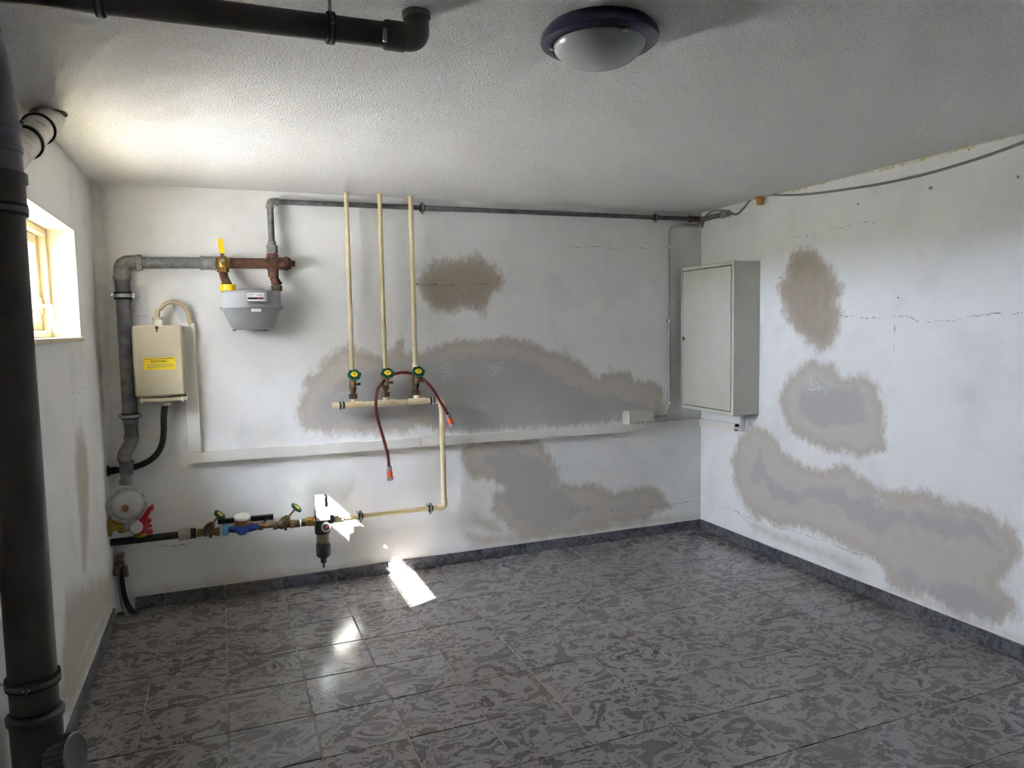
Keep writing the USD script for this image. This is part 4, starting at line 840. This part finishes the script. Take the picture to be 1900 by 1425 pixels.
# ------------------------------------------------------------------ water supply line with meter and filter
t = Thing('black_water_pipe', 'straight black water pipe along the bottom left of the back wall', 'water pipe', (0.0034, -0.12, 0.4064))
t.part('pipe', cyl((-0.0133, -0.07, 0.3934), (0.332, -0.12, 0.4069), .0185, 22), blackpipe)
t.part('compression_nut', [lathe([(0, 0), (.026, 0), (.031, .006), (.031, .05), (.028, .06), (0, .06)], (0.3192, -0.12, 0.4071), (1, 0, .02), 16)], grey_fit, 'beige grey ribbed compression nut')
t.part('lock_ring', [lathe([(0, 0), (.026, 0), (.028, .004), (.028, .036), (0, .038)], (0.3681, -0.12, 0.4067), (1, 0, .02), 12)], blackp)
def angle_valve(lab, pa, pb, wheel, nut_a, nut_b):
    pa, pb, wheel = map(np.array, (pa, pb, wheel))
    t = Thing('angle_valve', lab, 'valve', pa, 'angled valves beside the water meter')
    m = pa + (pb - pa) * .35; nrm = unit(wheel - m)
    t.part('body', [cyl(pa, pb, .017, 20), lathe([(0, 0), (.02, .0), (.023, .012), (.0235, .05), (.019, .062), (0, .062)], m - nrm * .012, nrm, 22), cyl(pb + (pa - pb) * .42 - EZ * .03, pb + (pa - pb) * .42, .008, 12)], bronze)
    t.part('union_nut', hexnut(pa - V(.004, 0, 0), pa + V(.018, 0, 0), .022), brass_dull)
    t.part('union_nut', hexnut(pb - V(.022, 0, 0), pb + V(.004, 0, 0), .023), brass_dull)
    t.part('stem', [hexnut(m + nrm * .045, m + nrm * .062, .017), cyl(m + nrm * .05, wheel, .0055, 12)], brass_dull)
    handwheel(t, wheel, nrm, .031)
angle_valve('left angled valve with green wheel, between the black pipe and the water meter', (0.4123, -0.12, 0.4055), (0.5176, -0.12, 0.4012), (0.5234, -0.145, 0.4957), 0, 0)
angle_valve('right angled valve with green wheel, between the water meter and the filter', (0.7938, -0.12, 0.397), (0.8987, -0.12, 0.3964), (0.9146, -0.145, 0.4912), 0, 0)
t = Thing('water_meter', 'blue brass-topped water meter with pale blue collar on the low pipe', 'water meter', (0.6336, -0.125, 0.4058))
mc = np.array((0.631, -0.128, 0.4099)); ma, mb = np.array((0.5205, -0.122, 0.4057)), np.array((0.7437, -0.122, 0.4036))
ax = unit(mb - ma); La = np.linalg.norm(mb - ma)
t.part('body', [lathe([(0, .03), (.0145, .03), (.0155, .05), (.02, .075), (.024, .1), (.0245, .14), (.021, .165), (.016, .19), (.0145, La - .02), (0, La - .02)], ma, ax, 26), lathe([(0, -.038), (.02, -.036), (.034, -.02), (.037, 0), (.036, .018), (.033, .024), (0, .024)], mc, EZ, 32)], blue_m)
t.part('head', [lathe([(0, 0), (.040, 0), (.042, .004), (.042, .03), (.040, .034), (0, .034)], mc + V(.004, 0, .02), (0, -.15, 1), 36)], brass_dull)
t.part('lid', [lathe([(0, 0), (.041, 0), (.0415, .012), (.036, .018), (0, .02)], mc + V(.004, -.005, .053), (0, -.15, 1), 36)], white_cap)
t.part('inlet_collar', lathe([(0, 0), (.027, 0), (.03, .003), (.03, .026), (.027, .03), (0, .03)], ma + ax * .012, ax, 28), lblue, 'pale blue collar')
t.part('outlet_nut', [hexnut(mb - ax * .028, mb - ax * .006, .022), cyl(mb - ax * .01, mb + ax * .055, .0135, 18)], brass_dull)
t = Thing('mounting_bracket', 'dark metal bracket bar on the wall behind the blue water meter', 'bracket', (0.6513, -0.02, 0.4283))
b0, b1 = np.array((0.5106, -0.02, 0.4299)), np.array((0.7985, -0.02, 0.4233))
t.part('bar', [hull([b + V(0, y, z) for b in (b0, b1) for y in (-.004, .001) for z in (-.014, .016)]), hull([b + V(0, y, z) for b in (b0, b1) for y in (-.03, .0) for z in (.013, .017)])], blackp)
t.part('arm', cyl(b0 + V(.03, -.004, 0), ma + V(.02, .024, 0), .006, 10), blackp)
t.part('arm', cyl(b1 + V(-.03, -.004, 0), mb + V(-.01, .022, 0), .006, 10), blackp)
t = Thing('pipe_union', 'dull brass coupling with white seal ring left of the filter', 'fitting', (0.9303, -0.12, 0.3957))
t.part('coupling', [cyl((0.9016, -0.12, 0.3961), (0.9303, -0.12, 0.3957), .0205, 22), cyl((0.9375, -0.12, 0.3963), (0.9679, -0.12, 0.3973), .0205, 22)], bronze)
t.part('seal_ring', cyl((0.9289, -0.12, 0.3958), (0.9389, -0.12, 0.3958), .0208, 22), white_p)
fx, fy = (1.0501, -0.138, 0.3889)[0], -.138
t = Thing('water_filter', 'black water filter with silver label and clear bowl in front of the sun patch', 'water filter', (fx, fy, .142))
t.part('head', [rbox((fx, fy, .412), (.08, .086, .155), .014), lathe([(0, 0), (.04, 0), (.043, .01), (.043, .03), (.038, .036), (0, .036)], (fx, fy, .330), EZ, 28)], blackp)
t.part('top_housing', [bbox((fx - .032, fy - .036, .484), (fx + .018, fy + .03, .544), .004)], label_m)
t.part('top_latch', bbox((fx + .018, fy - .03, .490), (fx + .03, fy + .025, .547), .003), drain)
lb = t.part('label', [bbox((fx - .036, fy - .0445, .412), (fx + .038, fy - .042, .486), .001)], label_m, 'silver label')
t.part('printed_lines', [quad_box((fx - .02 + a, fy - .0453, z), (fx + b, fy - .044, z + .002)) for a, b, z in ((0, .03, .460), (.006, .034, .452), (-.006, .028, .444), (.0, .034, .436), (.01, .03, .426))] + [quad_box((fx - .02, fy - .0453, .470), (fx - .014, fy - .044, .479))], grey_print, under=lb, smooth=False)
gq = V(fx + .014, fy - .043, .374)
gg = t.part('gauge', lathe([(0, 0), (.026, 0), (.026, .006), (.0225, .007), (.0225, .004), (0, .004)], gq, -EY, 32), white_p, 'round dial with red centre')
t.part('dial', lathe([(0, .004), (.019, .004), (.019, .0055), (0, .0056)], gq, -EY, 28), drain, under=gg)
t.part('pointer', rbox(gq + V(-.001, -.0066, -.002), (.024, .002, .009), .0006), orange, under=gg)
t.part('clear_bowl', lathe([(.034, 0), (.036, 0), (.036, .066), (.034, .066), (.034, 0)], (fx, fy, .266), EZ, 32), clearp)
t.part('filter_mesh', lathe([(0, 0), (.025, 0), (.025, .06), (0, .06)], (fx, fy, .270), EZ, 24), filt_m)
t.part('bottom_cup', lathe([(0, -.005), (.016, -.005), (.018, .012), (.034, .022), (.039, .03), (.04, .085), (.037, .1), (0, .1)], (fx, fy, .177), EZ, 32), blackp)
t.part('drain_nozzle', [cyl((fx, fy, .162), (fx, fy, .180), .016, 18), cyl((fx, fy, .134), (fx, fy, .164), .0062, 12)], blackp)
t.part('inlet_nut', [hexnut((0.9719, -0.125, 0.4011), (1.0066, -0.14, 0.4037), .026), cyl((0.9619, -0.124, 0.402), (1.0266, -0.143, 0.4021), .019)], brass)
t.part('outlet_boss', [cyl((fx + .035, fy, .404), (fx + .062, fy + .006, .402), .024, 22), cyl((fx + .055, fy + .01, .402), RE - (RS - RE) * .03, .012, 16)], drain)

# broken outlet in the corner
t = Thing('broken_conduit_box', 'broken dirty conduit stub with loose cables in the left corner by the floor', 'conduit', (.05, -.035, 0))
t.part('stub', [rbox((.035, -.03, .285), (.034, .05, .075), .006), rbox((.02, -.05, .25), (.03, .04, .07), .006, frame((.2, .1, 1))), rbox((.05, -.02, .22), (.03, .03, .06), .005, frame((-.1, .1, 1)))], dirty)
for k, (dx, dy) in enumerate(((0, 0), (.012, -.012), (-.01, -.02))):
    t.part('cable', tube(smooth_path([(.03 + dx * .6, -.04 + dy * .5, .27), (.032 + dx, -.045 + dy, .18), (.04 + dx, -.05 + dy, .10), (.055 + dx * 1.6, -.062 + dy, .04), (.085 + dx * 2, -.075 + dy * 1.5, .008)], 8), .0065, 10), (blackpipe, blackp, cable_m)[k])

# ------------------------------------------------------------------ drain stack in the foreground
DX, DY = .082, -2.075
def ringz(z, ri, ro, w): return ring((DX, DY, z), EZ, ri, ro, w, 48)
t = Thing('drain_stack', 'tall dark grey drain stack close to the camera at the left', 'drain pipe', (DX, DY, 0))
t.part('pipe', cyl((DX, DY, .50), (DX, DY, 1.866), .055, 48), drain)
t.part('coupling', [lathe([(.055, 0), (.0595, .008), (.0602, .06), (.0655, .064), (.066, .086), (.061, .09), (.055, .09), (.055, 0)], (DX, DY, 1.774), EZ, 48)], drain)
t.part('branch_fitting', [lathe([(0, 0), (.0575, 0), (.0578, .045), (.0605, .048), (.0605, .062), (.0575, .065), (.0578, .1), (.061, .103), (.061, .118), (.056, .122), (.053, .17), (0, .172)], (DX, DY, 1.864), EZ, 48), tube(fillet([(DX, DY, 2.02), (DX, DY, 2.09), (DX - .0, DY - .1, 2.165)], .05), .0525, 32)], drain_grey)
t.part('inspection_piece', [lathe([(0, 0), (.0585, 0), (.0595, .304), (.0655, .308), (.0665, .322), (.063, .326), (.055, .328), (0, .328)], (DX, DY, .165), EZ, 48)], drain)
cd = unit((.95, -.25, .18))
cc = np.array((0.1722, -2.11, 0.366)) - cd * .07
t.part('cleanout_branch', [cyl((DX, DY, cc[2] - .1), cc + cd * .03, .049, 40)], drain)
t.part('cleanout_cap', [lathe([(0, .0), (.05, 0), (.056, .004), (.056, .052), (.058, .056), (.0545, .06), (.05, .058), (0, .058)], cc + cd * .012, cd, 48)] + [rbox(cc + cd * .04 + .0565 * (math.cos(a) * frame(cd)[:, 0] + math.sin(a) * frame(cd)[:, 1]), (.006, .005, .05), .001, np.stack([math.cos(a) * frame(cd)[:, 0] + math.sin(a) * frame(cd)[:, 1], -math.sin(a) * frame(cd)[:, 0] + math.cos(a) * frame(cd)[:, 1], cd], 1)) for a in np.linspace(0, 2 * math.pi, 24, endpoint=False)], drain_grey, 'grey ribbed screw cap')
t.part('base', lathe([(0, 0), (.075, 0), (.07, .02), (.064, .06), (.062, .17), (0, .17)], (DX, DY, .0), EZ, 40), drain)
clamp('metal clamp with rubber high on the dark drain stack, beside the window', (DX, DY, (0.082, -1.9621, 1.7764)[2] - .005), EZ, .0555, -EX, .082, EY, w=.022, band=zinc_dull)
clamp('metal clamp low on the dark drain stack, above the inspection piece', (DX, DY, (0.082, -2.086, 0.5635)[2] + .012), EZ, .0555, -EX, .082, EY, w=.022, band=zinc_dull)
qa, qb = np.array((0.066, -1.4741, 2.1157)), np.array((0.068, -1.68, 2.0254))      # where its two clamps sit
wb = qa + (qb - qa) * ((-1.985 - qa[1]) / (qb[1] - qa[1])); wa = qa + (qa - qb) * ((H - .02 - qa[2]) / (qa[2] - qb[2]))
t = Thing('white_branch_pipe', 'off-white sloping pipe from the ceiling corner to the drain stack', 'drain pipe', wb)
wd = unit(wb - wa)
t.part('pipe', cyl(wa - wd * .045, wb, .043, 28), branch_m)
t.part('ceiling_hole_rim', lathe([(.042, 0), (.056, 0), (.054, .003), (.046, .004), (.042, 0)], V(wa[0], wa[1], H - .0045), EZ, 24), dirty)
q = qb
clamp('black rubber clamp on the off-white branch pipe, nearer the drain stack', q, wd, .043, -EX, q[0], unit(np.cross(wd, EX)), w=.018, band=zinc_dull)
q = qa
clamp('thin clamp on the off-white branch pipe, nearer the ceiling corner', q, wd, .043, -EX, q[0], unit(np.cross(wd, EX)), w=.012, band=zinc_dull)

# black drain pipe under the ceiling
py0, py1, pz = -2.44, -2.462, H - .062
t = Thing('ceiling_drain_pipe', 'black drain pipe hung under the ceiling, turning up into it', 'drain pipe', (1.03, py1, pz))
t.part('pipe', cyl((.02, py0, pz), (1.0, py1, pz), .0285, 32), drain)
t.part('socket', [lathe([(0, 0), (.031, 0), (.0335, .004), (.0335, .05), (.03, .054), (0, .054)], (.965, py1, pz), EX, 32)], drain)
t.part('elbow', [tube(fillet([(1.0, py1, pz), (1.046, py1, pz), (1.046, py1, H + .0)], .045, 12), .031, 30), ring((1.046, py1, H - .008), EZ, .028, .0345, .015)], drain)
t.part('seal_tape', rbox((.962, py1 - .028, pz - .012), (.01, .012, .03), .002), zinc)
for lab, xx in (('zinc clamp on the black ceiling drain, close to its elbow', .842), ('zinc clamp on the black ceiling drain, near the left picture edge', .372)):
    clamp(lab, (xx, py0 + (py1 - py0) * xx, pz), EX, .0285, EZ, .062, EY, w=.014, band=zinc_dull)

# ceiling lamp
lx, ly = 1.512, -2.52
t = Thing('ceiling_lamp', 'round ceiling lamp with navy ring and opal glass bowl, switched off', 'lamp', (lx, ly, H))
t.part('ring', lathe([(.09, 0), (.135, 0), (.149, .016), (.152, .026), (.150, .034), (.142, .04), (.122, .043), (.116, .04), (.112, .030), (.09, .01), (.09, 0)], (lx, ly, H), (0, 0, -1), 64), navy)
t.part('bowl', lathe([(0, .095)] + [(.119 * math.sin(q), .034 + .061 * math.cos(q)) for q in np.linspace(.12, math.pi / 2, 14)] + [(.117, .030), (0, .028)], (lx, ly, H), (0, 0, -1), 64), opal)
for a in (2.75, .65, -1.5):
    u = V(math.cos(a), math.sin(a), 0)
    t.part('clip', [rbox(V(lx, ly, H - .047) + u * .117, (.018, .014, .006), .0015, np.stack([u, np.cross(EZ, u), EZ], 1)), rbox(V(lx, ly, H - .043) + u * .125, (.008, .006, .01), .001, np.stack([u, np.cross(EZ, u), EZ], 1))], chrome)
